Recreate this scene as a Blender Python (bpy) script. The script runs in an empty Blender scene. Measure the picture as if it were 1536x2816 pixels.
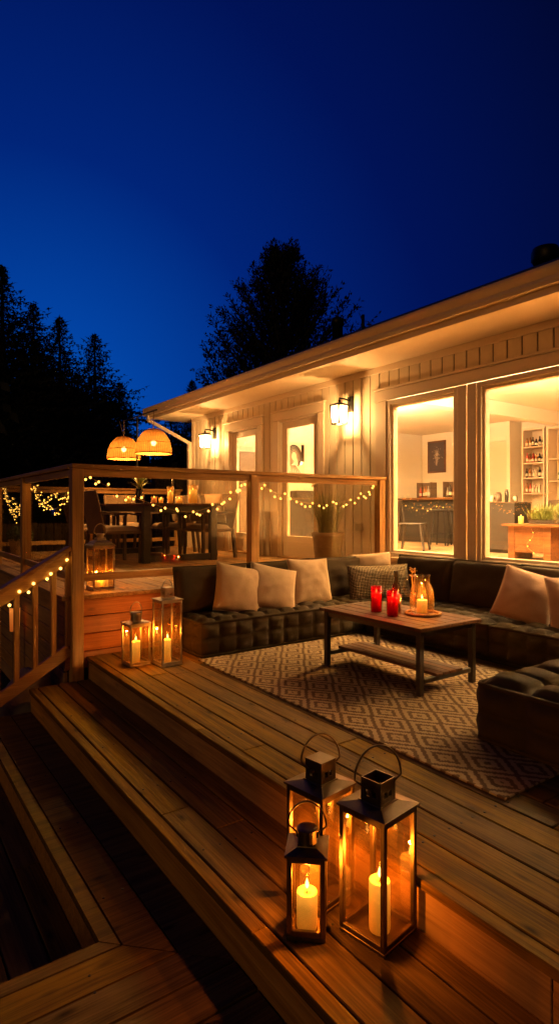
import bpy, bmesh, math, random
from math import sin, cos, pi, radians, sqrt, atan2
from mathutils import Vector, Matrix, noise as mnoise
R = random.Random(7)
S = bpy.context.scene
COL = S.collection

# ------------------------------------------------------------------ mesh builder
class MB:
    def __init__(s):
        s.bm = bmesh.new(); s.mi = 0
    def _mat(s, faces):
        for f in faces: f.material_index = s.mi
    def box(s, c, d, rot=None, bevel=0.0):
        """box centred at c with dimensions d, rot = euler triple"""
        M = Matrix.Translation(c)
        if rot: 
            from mathutils import Euler
            M = M @ Euler(rot).to_matrix().to_4x4()
        M = M @ Matrix.Diagonal((d[0], d[1], d[2], 1))
        g = bmesh.ops.create_cube(s.bm, size=1.0, matrix=M)
        vs = g['verts']
        if bevel:
            es = list({e for v in vs for e in v.link_edges})
            r = bmesh.ops.bevel(s.bm, geom=es, offset=bevel, segments=1, affect='EDGES', clamp_overlap=True)
            fs = r['faces']
            s._mat(fs); s._mat({f for v in r['verts'] for f in v.link_faces})
        else:
            s._mat({f for v in vs for f in v.link_faces})
        return s
    def bx(s, x0, x1, y0, y1, z0, z1, bevel=0.0):
        return s.box(((x0+x1)/2, (y0+y1)/2, (z0+z1)/2), (abs(x1-x0), abs(y1-y0), abs(z1-z0)), None, bevel)
    def poly(s, pts):
        f = s.bm.faces.new([s.bm.verts.new(p) for p in pts]); f.material_index = s.mi
        return f
    def prism(s, pts2, z0, z1):
        lo = [s.bm.verts.new((p[0], p[1], z0)) for p in pts2]; hi = [s.bm.verts.new((p[0], p[1], z1)) for p in pts2]
        n = len(pts2); fs = [s.bm.faces.new(hi), s.bm.faces.new(lo[::-1])]
        for i in range(n): fs.append(s.bm.faces.new((lo[i], lo[(i+1) % n], hi[(i+1) % n], hi[i])))
        s._mat(fs); return s
    def bar(s, a, b, w, h, up=(0,0,1), bevel=0.0):
        """rectangular bar from a to b; w across, h along up"""
        a = Vector(a); b = Vector(b); t = (b-a); L = t.length; t.normalize()
        u = Vector(up); x = t.cross(u).normalized(); u = x.cross(t).normalized()
        M = Matrix((( t.x, x.x, u.x, (a.x+b.x)/2), (t.y, x.y, u.y, (a.y+b.y)/2), (t.z, x.z, u.z, (a.z+b.z)/2), (0,0,0,1))) @ Matrix.Diagonal((L, w, h, 1))
        g = bmesh.ops.create_cube(s.bm, size=1.0, matrix=M); vs = g['verts']
        if bevel:
            es = list({e for v in vs for e in v.link_edges})
            r = bmesh.ops.bevel(s.bm, geom=es, offset=bevel, segments=1, affect='EDGES')
            s._mat({f for v in r['verts'] for f in v.link_faces})
        else: s._mat({f for v in vs for f in v.link_faces})
        return s
    def tube(s, pts, r, seg=8, closed=False, cap=True):
        pts = [Vector(p) for p in pts]; n = len(pts)
        rs = r if isinstance(r, (list, tuple)) else [r]*n
        rings = []; nrm = None
        for i, p in enumerate(pts):
            if closed: t = pts[(i+1) % n] - pts[i-1]
            else: t = pts[min(i+1, n-1)] - pts[max(i-1, 0)]
            t = t.normalized() if t.length > 1e-9 else Vector((0,0,1))
            if nrm is None:
                a = Vector((0,0,1)) if abs(t.z) < .9 else Vector((1,0,0))
                nrm = t.cross(a).normalized()
            else:
                nrm = (nrm - t*nrm.dot(t))
                nrm = nrm.normalized() if nrm.length > 1e-9 else t.orthogonal().normalized()
            b = t.cross(nrm)
            rings.append([s.bm.verts.new(p + (nrm*cos(2*pi*k/seg) + b*sin(2*pi*k/seg))*rs[i]) for k in range(seg)])
        fs = []
        for i in range(n if closed else n-1):
            A, B = rings[i], rings[(i+1) % n]
            for k in range(seg): fs.append(s.bm.faces.new((A[k], A[(k+1) % seg], B[(k+1) % seg], B[k])))
        if cap and not closed:
            fs.append(s.bm.faces.new(rings[0][::-1])); fs.append(s.bm.faces.new(rings[-1]))
        s._mat(fs); return s
    def lathe(s, prof, seg=20, c=(0,0,0), cap0=True, cap1=True):
        rings = []
        for r, z in prof:
            if r < 1e-6: rings.append([s.bm.verts.new((c[0], c[1], c[2]+z))])
            else: rings.append([s.bm.verts.new((c[0]+r*cos(2*pi*k/seg), c[1]+r*sin(2*pi*k/seg), c[2]+z)) for k in range(seg)])
        fs = []
        for A, B in zip(rings, rings[1:]):
            for k in range(seg):
                k2 = (k+1) % seg
                if len(A) == 1 and len(B) == 1: continue
                if len(A) == 1: fs.append(s.bm.faces.new((A[0], B[k2], B[k])))
                elif len(B) == 1: fs.append(s.bm.faces.new((A[k], A[k2], B[0])))
                else: fs.append(s.bm.faces.new((A[k], A[k2], B[k2], B[k])))
        if cap0 and len(rings[0]) > 1: fs.append(s.bm.faces.new(rings[0][::-1]))
        if cap1 and len(rings[-1]) > 1: fs.append(s.bm.faces.new(rings[-1]))
        s._mat(fs); return s
    def ball(s, c, r, sub=1, sc=(1,1,1)):
        M = Matrix.Translation(c) @ Matrix.Diagonal((sc[0], sc[1], sc[2], 1))
        g = bmesh.ops.create_icosphere(s.bm, subdivisions=sub, radius=r, matrix=M)
        s._mat({f for v in g['verts'] for f in v.link_faces}); return s
    def grid(s, fn, nu, nv, flip=False):
        V = [[s.bm.verts.new(fn(i/nu, j/nv)) for j in range(nv+1)] for i in range(nu+1)]
        fs = []
        for i in range(nu):
            for j in range(nv):
                q = (V[i][j], V[i+1][j], V[i+1][j+1], V[i][j+1])
                fs.append(s.bm.faces.new(q[::-1] if flip else q))
        s._mat(fs); return s
    def build(s, name, mat, parent=None, smooth=False, weld=0, loc=None):
        if weld: bmesh.ops.remove_doubles(s.bm, verts=s.bm.verts, dist=weld)
        me = bpy.data.meshes.new(name); s.bm.to_mesh(me); s.bm.free()
        for m in (mat if isinstance(mat, (list, tuple)) else [mat]): me.materials.append(m)
        if smooth: me.polygons.foreach_set('use_smooth', [True]*len(me.polygons))
        o = bpy.data.objects.new(name, me); COL.objects.link(o)
        if parent: o.parent = parent
        if loc: o.location = loc
        return o

def tag(o, label=None, cat=None, group=None, kind=None):
    if label: o['label'] = label
    if cat: o['category'] = cat
    if group: o['group'] = group
    if kind: o['kind'] = kind
    return o
def thing(name, label, cat, loc=(0,0,0), rz=0.0, group=None):
    o = bpy.data.objects.new(name, None); COL.objects.link(o)
    o.location = loc; o.rotation_euler = (0,0,rz); o.empty_display_size = .1
    return tag(o, label, cat, group)
def struct(name, mb, mat, smooth=False, parent=None):
    o = mb.build(name, mat, parent, smooth)
    if not parent: o['kind'] = 'structure'
    return o
def dup(o, parent=None):
    kids = list(o.children)
    c = o.copy(); COL.objects.link(c); c.parent = parent
    for k in kids: dup(k, c)
    return c

def panel(parent, loc, watts, col, size):
    l = bpy.data.lights.new('lamp_light', 'AREA'); l.shape = 'DISK'; l.size = size; l.energy = watts; l.color = col
    o = bpy.data.objects.new('lamp_light', l); COL.objects.link(o); o.parent = parent; o.location = loc
    return o
def glow(parent, loc, watts, col, radius):
    l = bpy.data.lights.new('lamp_light', 'POINT'); l.energy = watts; l.color = col; l.shadow_soft_size = radius
    o = bpy.data.objects.new('lamp_light', l); COL.objects.link(o); o.parent = parent; o.location = loc
    return o
CANDLE, WARM, ROOM = (1.0,.30,.03), (1.0,.54,.18), (1.0,.73,.42)
# ------------------------------------------------------------------ materials
class NT:
    def __init__(s, name):
        s.m = bpy.data.materials.new(name); s.m.use_nodes = True
        s.t = s.m.node_tree; s.t.nodes.clear()
        s.out = s.t.nodes.new('ShaderNodeOutputMaterial')
    def n(s, typ, **kw):
        nd = s.t.nodes.new('ShaderNode'+typ)
        for k, v in kw.items():
            if k.startswith('i_'):
                key = k[2:]; key = int(key) if key.isdigit() else key.replace('_', ' ')
                s.link(v, nd.inputs[key])
            else: setattr(nd, k, v)
        return nd
    def link(s, v, inp):
        if isinstance(v, bpy.types.NodeSocket): s.t.links.new(v, inp)
        elif isinstance(v, bpy.types.Node): s.t.links.new(v.outputs[0], inp)
        else:
            if inp.type == 'RGBA' and len(v) == 3: v = (*v, 1)
            inp.default_value = v
    def math(s, op, a, b=0.0, c=None, clamp=False):
        nd = s.t.nodes.new('ShaderNodeMath'); nd.operation = op; nd.use_clamp = clamp
        s.link(a, nd.inputs[0]); s.link(b, nd.inputs[1])
        if c is not None: s.link(c, nd.inputs[2])
        return nd.outputs[0]
    def mix(s, f, a, b, blend='MIX'):
        nd = s.t.nodes.new('ShaderNodeMix'); nd.data_type = 'RGBA'; nd.blend_type = blend
        s.link(f, nd.inputs[0]); s.link(a, nd.inputs[6]); s.link(b, nd.inputs[7])
        return nd.outputs[2]
    def ramp(s, f, stops):
        nd = s.t.nodes.new('ShaderNodeValToRGB'); s.link(f, nd.inputs[0]); e = nd.color_ramp.elements
        while len(e) < len(stops): e.new(.5)
        for k, (p, c) in zip(e, stops): k.position = p; k.color = (*c, 1) if len(c) == 3 else c
        return nd.outputs[0]
    def coord(s, scale=(1,1,1), which='Object', offset=None):
        tc = s.t.nodes.new('ShaderNodeTexCoord'); mp = s.t.nodes.new('ShaderNodeMapping')
        v = tc.outputs[which]
        if offset is not None:
            a = s.t.nodes.new('ShaderNodeVectorMath'); a.operation = 'ADD'; s.link(v, a.inputs[0]); s.link(offset, a.inputs[1]); v = a.outputs[0]
        s.link(v, mp.inputs[0]); mp.inputs[3].default_value = scale
        return mp.outputs[0]
    def noise(s, vec, scale=5.0, detail=4.0, rough=.55):
        nd = s.n('TexNoise'); s.link(vec, nd.inputs['Vector']); nd.inputs['Scale'].default_value = scale
        nd.inputs['Detail'].default_value = detail; nd.inputs['Roughness'].default_value = rough
        return nd.outputs[0]
    def bump(s, h, strength=.3, dist=.01):
        b = s.n('Bump'); b.inputs['Strength'].default_value = strength; b.inputs['Distance'].default_value = dist
        s.link(h, b.inputs['Height']); return b.outputs[0]
    def bsdf(s, col, rough=.5, metal=0.0, normal=None, spec=.5, **kw):
        p = s.n('BsdfPrincipled'); s.link(col, p.inputs['Base Color']); s.link(rough, p.inputs['Roughness'])
        p.inputs['Metallic'].default_value = metal; p.inputs['Specular IOR Level'].default_value = spec
        if normal is not None: s.link(normal, p.inputs['Normal'])
        for k, v in kw.items(): s.link(v, p.inputs[k.replace('_', ' ')])
        return p.outputs[0]
    def done(s, sh):
        s.t.links.new(sh, s.out.inputs[0]); return s.m

def paint(name, col, rough=.5, metal=0.0, var=.15, vs=6.0, bump=0.0, bs=60.0, bdist=.004, spec=.5):
    t = NT(name); v = t.coord()
    n = t.noise(v, vs, 5)
    c = t.mix(n, tuple(x*(1-var*1.4) for x in col), tuple(min(1, x*(1+var*1.1)) for x in col))
    nb = t.bump(t.noise(v, bs, 3), bump, bdist) if bump else None
    rr = t.math('MULTIPLY_ADD', n, .25, rough-.12, clamp=True)
    return t.done(t.bsdf(c, rr, metal, nb, spec))

def wood(name, axis, c1, c2, rough=.5, knots=.6, across=26.0, bump=.25, var=.5, spec=.3):
    t = NT(name)
    geo = t.n('NewGeometry'); rnd = geo.outputs['Random Per Island']
    off = t.n('CombineXYZ'); 
    for i, k in enumerate((7.3, 13.1, 19.7)): t.link(t.math('MULTIPLY', rnd, k), off.inputs[i])
    sc = [across]*3; sc[axis] = 1.3
    v = t.coord(tuple(sc), 'Object', off.outputs[0])
    g1 = t.noise(v, 1.0, 6, .65)
    sc2 = [130.0]*3; sc2[axis] = 3.0
    g2 = t.noise(t.coord(tuple(sc2), 'Object', off.outputs[0]), 1.0, 3, .6)
    g = t.math('ADD', t.math('MULTIPLY', g1, .58), t.math('MULTIPLY', g2, .42))
    col = t.ramp(g, [(.40, c2), (.58, c1)])
    sc3 = [9.0]*3; sc3[axis] = 3.2
    vo = t.n('TexVoronoi'); t.link(t.coord(tuple(sc3), 'Object', off.outputs[0]), vo.inputs['Vector']); vo.inputs['Scale'].default_value = 1.0
    kn = t.ramp(vo.outputs['Distance'], [(.03, (knots,)*3), (.16, (0,0,0))])
    col = t.mix(kn, col, tuple(x*.25 for x in c2))
    w = t.noise(t.coord((1.7,1.7,1.7)), 1.0, 3)
    b = t.math('ADD', t.math('MULTIPLY', rnd, var), 1.0-var*.5)
    b = t.math('MULTIPLY', b, t.math('MULTIPLY_ADD', w, .7, .65))
    hv = t.n('HueSaturation'); t.link(col, hv.inputs['Color']); t.link(b, hv.inputs['Value'])
    t.link(t.math('MULTIPLY_ADD', rnd, .25, .88), hv.inputs['Saturation'])
    nb = t.bump(g, bump, .004)
    rr = t.math('MULTIPLY_ADD', g1, .35, rough-.15)
    return t.done(t.bsdf(hv.outputs[0], rr, 0, nb, spec))

def emit(name, col, strength):
    t = NT(name); e = t.n('Emission'); t.link(col, e.inputs[0]); e.inputs[1].default_value = strength
    return t.done(e.outputs[0])

def glass(name, tint=(1,1,1), haze=.0, hazecol=(.8,.65,.4), refl=1.0, ior=1.5):
    t = NT(name)
    tr = t.n('BsdfTransparent'); tr.inputs[0].default_value = (*tint, 1)
    gl = t.n('BsdfGlossy'); gl.inputs['Roughness'].default_value = .02; gl.inputs[0].default_value = (refl,)*3+(1,)
    lw = t.n('LayerWeight'); lw.inputs[0].default_value = .5; f0 = ((ior-1)/(ior+1))**2
    fr = t.math('MULTIPLY_ADD', t.math('POWER', lw.outputs['Facing'], 5.0), 1-f0, f0)
    m = t.n('MixShader'); t.link(fr, m.inputs[0]); t.link(tr, m.inputs[1]); t.link(gl, m.inputs[2])
    sh = m.outputs[0]
    if haze:
        df = t.n('BsdfTranslucent'); df.inputs[0].default_value = (*hazecol, 1)
        d2 = t.n('BsdfDiffuse'); d2.inputs[0].default_value = (*hazecol, 1)
        mm = t.n('MixShader'); mm.inputs[0].default_value = .4; t.link(df, mm.inputs[1]); t.link(d2, mm.inputs[2])
        nz = t.ramp(t.noise(t.coord((14,14,3)), 1.0, 5), [(.35, (haze*.2,)*3), (.8, (haze*1.3,)*3)])
        m2 = t.n('MixShader'); t.link(nz, m2.inputs[0]); t.link(sh, m2.inputs[1]); t.link(mm, m2.inputs[2]); sh = m2.outputs[0]
    return t.done(sh)

def fabric(name, col, rough=.9, weave=420.0, var=.25, bump=.35, wr=7.0, sheen=.06):
    t = NT(name); v = t.coord()
    a = t.n('TexWave', wave_type='BANDS', bands_direction='X'); t.link(v, a.inputs[0]); a.inputs['Scale'].default_value = weave/6.28
    b = t.n('TexWave', wave_type='BANDS', bands_direction='Y'); t.link(v, b.inputs[0]); b.inputs['Scale'].default_value = weave/6.28
    w = t.math('MULTIPLY', a.outputs['Fac'], b.outputs['Fac'])
    n = t.noise(v, wr, 5); n2 = t.noise(v, 90, 3)
    f = t.math('ADD', t.math('MULTIPLY', n, .6), t.math('MULTIPLY', n2, .4))
    c = t.mix(f, tuple(x*(1-var*1.5) for x in col), tuple(min(1, x*(1+var*1.4)) for x in col))
    h = t.math('ADD', t.math('MULTIPLY', n, 1.0), t.math('ADD', t.math('MULTIPLY', w, .12), t.math('MULTIPLY', n2, .1)))
    return t.done(t.bsdf(c, rough, 0, t.bump(h, bump, .012), .2, Sheen_Weight=sheen))

M = {}
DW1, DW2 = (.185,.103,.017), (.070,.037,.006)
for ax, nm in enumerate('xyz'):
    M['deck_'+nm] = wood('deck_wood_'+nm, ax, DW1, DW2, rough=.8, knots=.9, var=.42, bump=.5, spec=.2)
    M['updeck_'+nm] = wood('lamplit_deck_wood_'+nm, ax, (.44,.25,.095), (.22,.115,.04), rough=.7, knots=.8, var=.5, bump=.4, spec=.2)  # same wood as the lower deck, colour lightened to imitate lamplight
    M['rail_'+nm] = wood('rail_wood_'+nm, ax, (.52,.29,.10), (.31,.155,.05), rough=.5, knots=.4, var=.25)
    M['dark_'+nm] = wood('dark_wood_'+nm, ax, (.13,.08,.045), (.06,.035,.02), rough=.5, knots=.2, var=.3)
    M['table_'+nm] = wood('table_wood_'+nm, ax, (.135,.056,.018), (.06,.024,.008), rough=.7, knots=.2, across=40, var=.35)
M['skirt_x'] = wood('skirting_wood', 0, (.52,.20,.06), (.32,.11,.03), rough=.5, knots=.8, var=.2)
M['walnut'] = wood('walnut_wood', 1, (.20,.085,.03), (.09,.036,.014), rough=.35, knots=.1, var=.2)
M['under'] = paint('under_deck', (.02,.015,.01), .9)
M['siding'] = paint('siding_paint', (.70,.58,.42), .65, var=.06, vs=3, bump=.25, bs=70)
M['groove'] = paint('siding_groove', (.07,.05,.03), .8)
M['trim'] = paint('trim_paint', (.66,.52,.38), .55, var=.05, vs=3, bump=.5, bs=110)
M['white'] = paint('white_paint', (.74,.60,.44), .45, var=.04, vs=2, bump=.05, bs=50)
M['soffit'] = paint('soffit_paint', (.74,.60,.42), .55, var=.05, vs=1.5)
M['roof'] = paint('roof_shingle', (.03,.03,.035), .9, var=.4, vs=30, bump=.6, bs=40)
M['inwall'] = paint('interior_wall_paint', (.82,.74,.60), .7, var=.02, vs=1)
M['infloor'] = wood('interior_floor_wood', 1, (.55,.38,.22), (.38,.24,.12), rough=.35, knots=.1)
M['glass'] = glass('window_glass', (.97,.96,.94), 0)
M['railglass'] = glass('railing_glass', (.95,.91,.80), .004, (.55,.42,.18), ior=1.42)
M['lglass'] = glass('lantern_glass', (.97,.91,.78), .02, (.8,.45,.12), ior=2.0)  # amber tint and orange haze put the candlelight glow into the pane colour
M['cglass'] = glass('clear_glass', (.97,.93,.86), .03, (.8,.6,.3), ior=1.7)
M['redglass'] = glass('red_glass', (.97,.22,.20), .04, (.75,.03,.04))
M['metal'] = paint('lantern_metal', (.19,.135,.075), .4, 1.0, var=.35, vs=14, bump=.1, bs=90)
M['pewter'] = paint('old_pewter', (.42,.36,.28), .42, 1.0, var=.35, vs=20, bump=.2, bs=90)
M['black'] = paint('black_metal', (.02,.018,.016), .45, .6, var=.2)
M['gunmetal'] = paint('table_leg_metal', (.05,.04,.03), .5, .3, var=.3)
M['sofa'] = fabric('sofa_fabric', (.042,.028,.013), weave=900, wr=9, sheen=.0)
M['sofabut'] = fabric('sofa_button', (.03,.024,.016))
M['cream'] = fabric('cream_linen', (.42,.30,.185), weave=700, var=.12, bump=.3, wr=6)
M['rose'] = fabric('pink_linen', (.42,.28,.20), weave=700, var=.14, bump=.3, wr=6)
M['seatpad'] = fabric('seat_pad_fabric', (.38,.27,.18), weave=600, var=.15)
M['wicker'] = fabric('wicker_weave', (.17,.105,.055), rough=.6, weave=240, var=.4, bump=.8)
M['terracotta'] = paint('clay_pot', (.38,.28,.18), .8, var=.3, vs=9, bump=.3, bs=40)
M['pot2'] = paint('pale_clay_pot', (.50,.34,.20), .8, var=.25, vs=7, bump=.3, bs=40)
M['soil'] = paint('soil', (.03,.02,.012), .95, bump=.8, bs=30)
M['grass'] = paint('grass_blade', (.24,.25,.07), .55, var=.5, vs=14)
M['leafy'] = paint('plant_leaf', (.16,.21,.045), .5, var=.5, vs=20)
M['shrub'] = paint('shrub_leaf', (.07,.09,.03), .6, var=.5, vs=20)
M['needle'] = paint('conifer_needle', (.012,.016,.012), .8, var=.6, vs=4)
M['leaf'] = paint('tree_leaf', (.014,.016,.011), .8, var=.6, vs=4)
M['bark'] = paint('tree_bark', (.03,.022,.015), .95, var=.5, vs=8, bump=.8, bs=20)
M['flame'] = emit('candle_flame', (1.0,.52,.12), 14)
M['flame_s'] = emit('small_candle_flame', (1.0,.50,.12), 12)
M['fairy'] = emit('fairy_bulb', (1.0,.50,.09), 6)
M['bulb'] = emit('filament_bulb', (1.0,.55,.16), 60)
M['lampbulb'] = emit('wall_lamp_bulb', (1.0,.62,.25), 30)
M['wick'] = paint('wick', (.02,.015,.01), .9)
M['wire'] = paint('fairy_wire', (.45,.30,.12), .4, .8)
M['rope'] = paint('jute_rope', (.34,.20,.09), .9, bump=.8, bs=200)
M['inlight'] = emit('ceiling_lamp_glow', (1.0,.6,.2), 8)
M['inblack'] = paint('dark_cabinet', (.035,.028,.022), .45)
M['inbrown'] = paint('brown_cupboard', (.11,.07,.04), .5)
M['insofa'] = fabric('indoor_sofa_fabric', (.075,.05,.032))
M['rock'] = paint('stone', (.38,.32,.26), .9, var=.4, vs=9, bump=.6, bs=18)
M['fence'] = wood('fence_wood', 2, (.12,.075,.04), (.06,.035,.02), rough=.8)
M['outlet'] = paint('outlet_plastic', (.55,.45,.32), .4)
M['bottle'] = glass('dark_bottle', (.10,.07,.03), .15, (.05,.03,.012), ior=1.5)
M['bottleblk'] = paint('dark_glass_bottle', (.02,.015,.01), .12)
M['amber'] = paint('amber_bottle', (.35,.13,.02), .15)
M['redjar'] = paint('red_jar', (.42,.05,.03), .25)
M['paperlabel'] = paint('paper_label', (.7,.6,.45), .7)

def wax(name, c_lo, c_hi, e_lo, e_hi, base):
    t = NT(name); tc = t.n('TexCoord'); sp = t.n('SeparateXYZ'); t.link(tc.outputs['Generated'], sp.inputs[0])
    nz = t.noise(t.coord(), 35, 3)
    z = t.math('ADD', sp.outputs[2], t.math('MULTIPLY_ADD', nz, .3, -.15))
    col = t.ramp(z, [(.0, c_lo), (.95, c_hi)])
    st = t.ramp(z, [(.0, (e_lo,)*3), (.6, ((e_lo+e_hi)*.42,)*3), (1.0, (e_hi,)*3)])  # emission rising to the top paints the flame's glow into the wax
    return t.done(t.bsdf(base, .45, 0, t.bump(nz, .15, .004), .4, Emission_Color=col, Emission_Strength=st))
M['wax'] = wax('candle_wax_glow', (1,.26,.015), (1,.48,.06), .42, .95, (.62,.38,.12))
M['redwax'] = wax('red_candle_wax_glow', (.8,.008,.012), (1,.07,.05), .05, .75, (.5,.02,.02))
M['orangewax'] = wax('orange_votive_glow', (1,.18,.02), (1,.28,.04), .3, .8, (.6,.2,.05))

def flat_glow(name, col, strength, tr=.35):
    t = NT(name); e = t.n('Emission'); e.inputs[0].default_value = (*col, 1); e.inputs[1].default_value = strength
    a = t.n('BsdfTransparent'); b = t.n('BsdfTranslucent'); b.inputs[0].default_value = (.9,.85,.75,1)
    m = t.n('MixShader'); m.inputs[0].default_value = tr; t.link(b, m.inputs[1]); t.link(a, m.inputs[2])
    s2 = t.n('AddShader'); t.link(m, s2.inputs[0]); t.link(e, s2.inputs[1])
    return t.done(s2.outputs[0])
M['frost'] = flat_glow('frosted_lamp_glass', (1,.66,.28), .35, .55)

def rattan():
    t = NT('woven_rattan'); v = t.coord((1,1,1), 'UV')
    oc = t.coord(); n = t.noise(oc, 60, 3); sp = t.n('SeparateXYZ'); t.link(oc, sp.inputs[0])
    an = t.math('ARCTAN2', sp.outputs[1], sp.outputs[0])
    rows = t.math('ABSOLUTE', t.math('SINE', t.math('MULTIPLY', sp.outputs[2], pi/.0185)))
    cols = t.math('ABSOLUTE', t.math('SINE', t.math('MULTIPLY', an, 26.0)))
    w = t.math('MULTIPLY', t.math('POWER', rows, .6), t.math('POWER', cols, .5))
    w = t.math('MULTIPLY_ADD', t.math('SUBTRACT', n, .5), .5, w, clamp=True)
    c = t.mix(w, (.035,.012,.002), (.50,.235,.05))
    d = t.n('BsdfDiffuse'); t.link(c, d.inputs[0]); tr = t.n('BsdfTranslucent'); t.link(c, tr.inputs[0])
    m = t.n('MixShader'); m.inputs[0].default_value = .075; t.link(d, m.inputs[1]); t.link(tr, m.inputs[2])
    th = t.n('BsdfTransparent'); m2 = t.n('MixShader'); t.link(t.math('MULTIPLY_ADD', w, -.06, .11), m2.inputs[0]); t.link(m.outputs[0], m2.inputs[1]); t.link(th.outputs[0], m2.inputs[2])
    return t.done(m2.outputs[0])
M['rattan'] = rattan()

def rug():
    t = NT('diamond_weave_rug'); tc = t.n('TexCoord'); sp = t.n('SeparateXYZ'); t.link(tc.outputs['Object'], sp.inputs[0])
    nz = t.noise(tc.outputs['Object'], 60, 3)
    q = .009
    def quant(s, k): 
        return t.math('MULTIPLY', t.math('FLOOR', t.math('DIVIDE', s, q*k)), q*k)
    X = quant(t.math('ADD', sp.outputs[0], t.math('MULTIPLY_ADD', nz, .012, -.006)), 1.0)
    Y = quant(t.math('ADD', sp.outputs[1], t.math('MULTIPLY_ADD', nz, .012, -.006)), 1.0)
    fx = t.math('ABSOLUTE', t.math('SUBTRACT', t.math('FRACT', t.math('DIVIDE', X, .225)), .5))
    fy = t.math('ABSOLUTE', t.math('SUBTRACT', t.math('FRACT', t.math('DIVIDE', Y, .305)), .5))
    d = t.math('ADD', fx, fy)
    b = t.math('FRACT', t.math('MULTIPLY_ADD', d, 4.0, .15))
    pat = t.math('GREATER_THAN', b, .47)
    wv = t.n('TexWave', wave_type='BANDS', bands_direction='Y'); t.link(tc.outputs['Object'], wv.inputs[0]); wv.inputs['Scale'].default_value = 1/(.011*6.28)*3.14; wv.inputs['Distortion'].default_value = 1.0
    wx = t.n('TexWave', wave_type='BANDS', bands_direction='X'); t.link(tc.outputs['Object'], wx.inputs[0]); wx.inputs['Scale'].default_value = 1/(.011*6.28)*3.14; wx.inputs['Distortion'].default_value = 1.0
    fib = t.noise(tc.outputs['Object'], 170, 4, .7); big = t.noise(tc.outputs['Object'], 2.2, 3)
    f = t.math('MULTIPLY_ADD', t.math('SUBTRACT', fib, .5), 1.1, pat, clamp=True)
    c = t.mix(f, (.16,.10,.055), (.50,.36,.215))
    k = t.math('MULTIPLY', t.math('MULTIPLY_ADD', t.math('MULTIPLY', wv.outputs['Fac'], wx.outputs['Fac']), .45, .68), t.math('MULTIPLY_ADD', big, .6, .7))
    hv = t.n('HueSaturation'); t.link(c, hv.inputs['Color']); t.link(k, hv.inputs['Value'])
    h = t.math('ADD', t.math('MULTIPLY', t.math('MULTIPLY', wv.outputs['Fac'], wx.outputs['Fac']), .6), t.math('ADD', t.math('MULTIPLY', fib, .6), t.math('MULTIPLY', pat, .3)))
    return t.done(t.bsdf(hv.outputs[0], .95, 0, t.bump(h, .8, .006), .1))
M['rug'] = rug()

def knit():
    t = NT('chunky_knit'); tc = t.n('TexCoord'); sp = t.n('SeparateXYZ'); 
    nz = t.n('TexNoise'); t.link(tc.outputs['Object'], nz.inputs['Vector']); nz.inputs['Scale'].default_value = 18
    add = t.n('VectorMath', operation='MULTIPLY_ADD'); t.link(nz.outputs['Color'], add.inputs[0]); add.inputs[1].default_value = (.012,)*3; t.link(tc.outputs['Object'], add.inputs[2])
    t.link(add.outputs[0], sp.inputs[0])
    k = 2*pi/.030
    a = t.math('SINE', t.math('MULTIPLY', sp.outputs[0], k)); b = t.math('SINE', t.math('MULTIPLY', sp.outputs[1], k))
    w = t.math('MULTIPLY', a, b); w = t.math('ADD', t.math('ABSOLUTE', w), t.math('MULTIPLY_ADD', t.noise(tc.outputs['Object'], 45, 3), .8, -.4))
    c = t.ramp(w, [(.18, (.03,.022,.014)), (.5, (.46,.36,.23))])
    return t.done(t.bsdf(c, .95, 0, t.bump(w, 1.0, .012), .1))
M['knit'] = knit()
# ------------------------------------------------------------------ camera
cam = bpy.data.cameras.new('camera'); camo = bpy.data.objects.new('camera', cam); COL.objects.link(camo)
CAMZ = 1.195
camo.location = (0, 0, CAMZ); camo.rotation_euler = (pi/2, 0, -radians(35.15))
cam.sensor_fit = 'VERTICAL'; cam.sensor_height = 36; cam.sensor_width = 36; cam.lens = 20.68; cam.shift_y = -8/2576
cam.clip_start = .05; cam.clip_end = 3000
S.camera = camo

# ------------------------------------------------------------------ world: dusk sky
W = bpy.data.worlds.new('World'); S.world = W; W.use_nodes = True
wt = W.node_tree; wt.nodes.clear()
wo = wt.nodes.new('ShaderNodeOutputWorld'); bg = wt.nodes.new('ShaderNodeBackground')
tc = wt.nodes.new('ShaderNodeTexCoord'); dt = wt.nodes.new('ShaderNodeVectorMath'); dt.operation = 'DOT_PRODUCT'
nv = wt.nodes.new('ShaderNodeVectorMath'); nv.operation = 'NORMALIZE'
wt.links.new(tc.outputs['Generated'], nv.inputs[0]); wt.links.new(nv.outputs[0], dt.inputs[0])
dt.inputs[1].default_value = Vector((.22, 1.0, .10)).normalized()
ac = wt.nodes.new('ShaderNodeMath'); ac.operation = 'ARCCOSINE'; wt.links.new(dt.outputs['Value'], ac.inputs[0])
dv = wt.nodes.new('ShaderNodeMath'); dv.operation = 'DIVIDE'; wt.links.new(ac.outputs[0], dv.inputs[0]); dv.inputs[1].default_value = radians(90)
rp = wt.nodes.new('ShaderNodeValToRGB'); wt.links.new(dv.outputs[0], rp.inputs[0])
stops = [(0.0, (.0012,.094,.48)), (.13, (.0005,.053,.35)), (.27, (.0002,.0175,.185)), (.43, (.0002,.0060,.090)), (.62, (.0003,.0022,.026)), (1.0, (.0003,.001,.010))]
e = rp.color_ramp.elements
while len(e) < len(stops): e.new(.5)
for k, (p, c) in zip(e, stops): k.position = p; k.color = (*c, 1)
sky = wt.nodes.new('ShaderNodeTexSky'); sky.sky_type = 'NISHITA'; sky.sun_disc = False
sky.sun_elevation = radians(-4); sky.sun_rotation = radians(12)
sk = wt.nodes.new('ShaderNodeMix'); sk.data_type = 'RGBA'; sk.blend_type = 'MULTIPLY'; sk.inputs[0].default_value = 1
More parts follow.
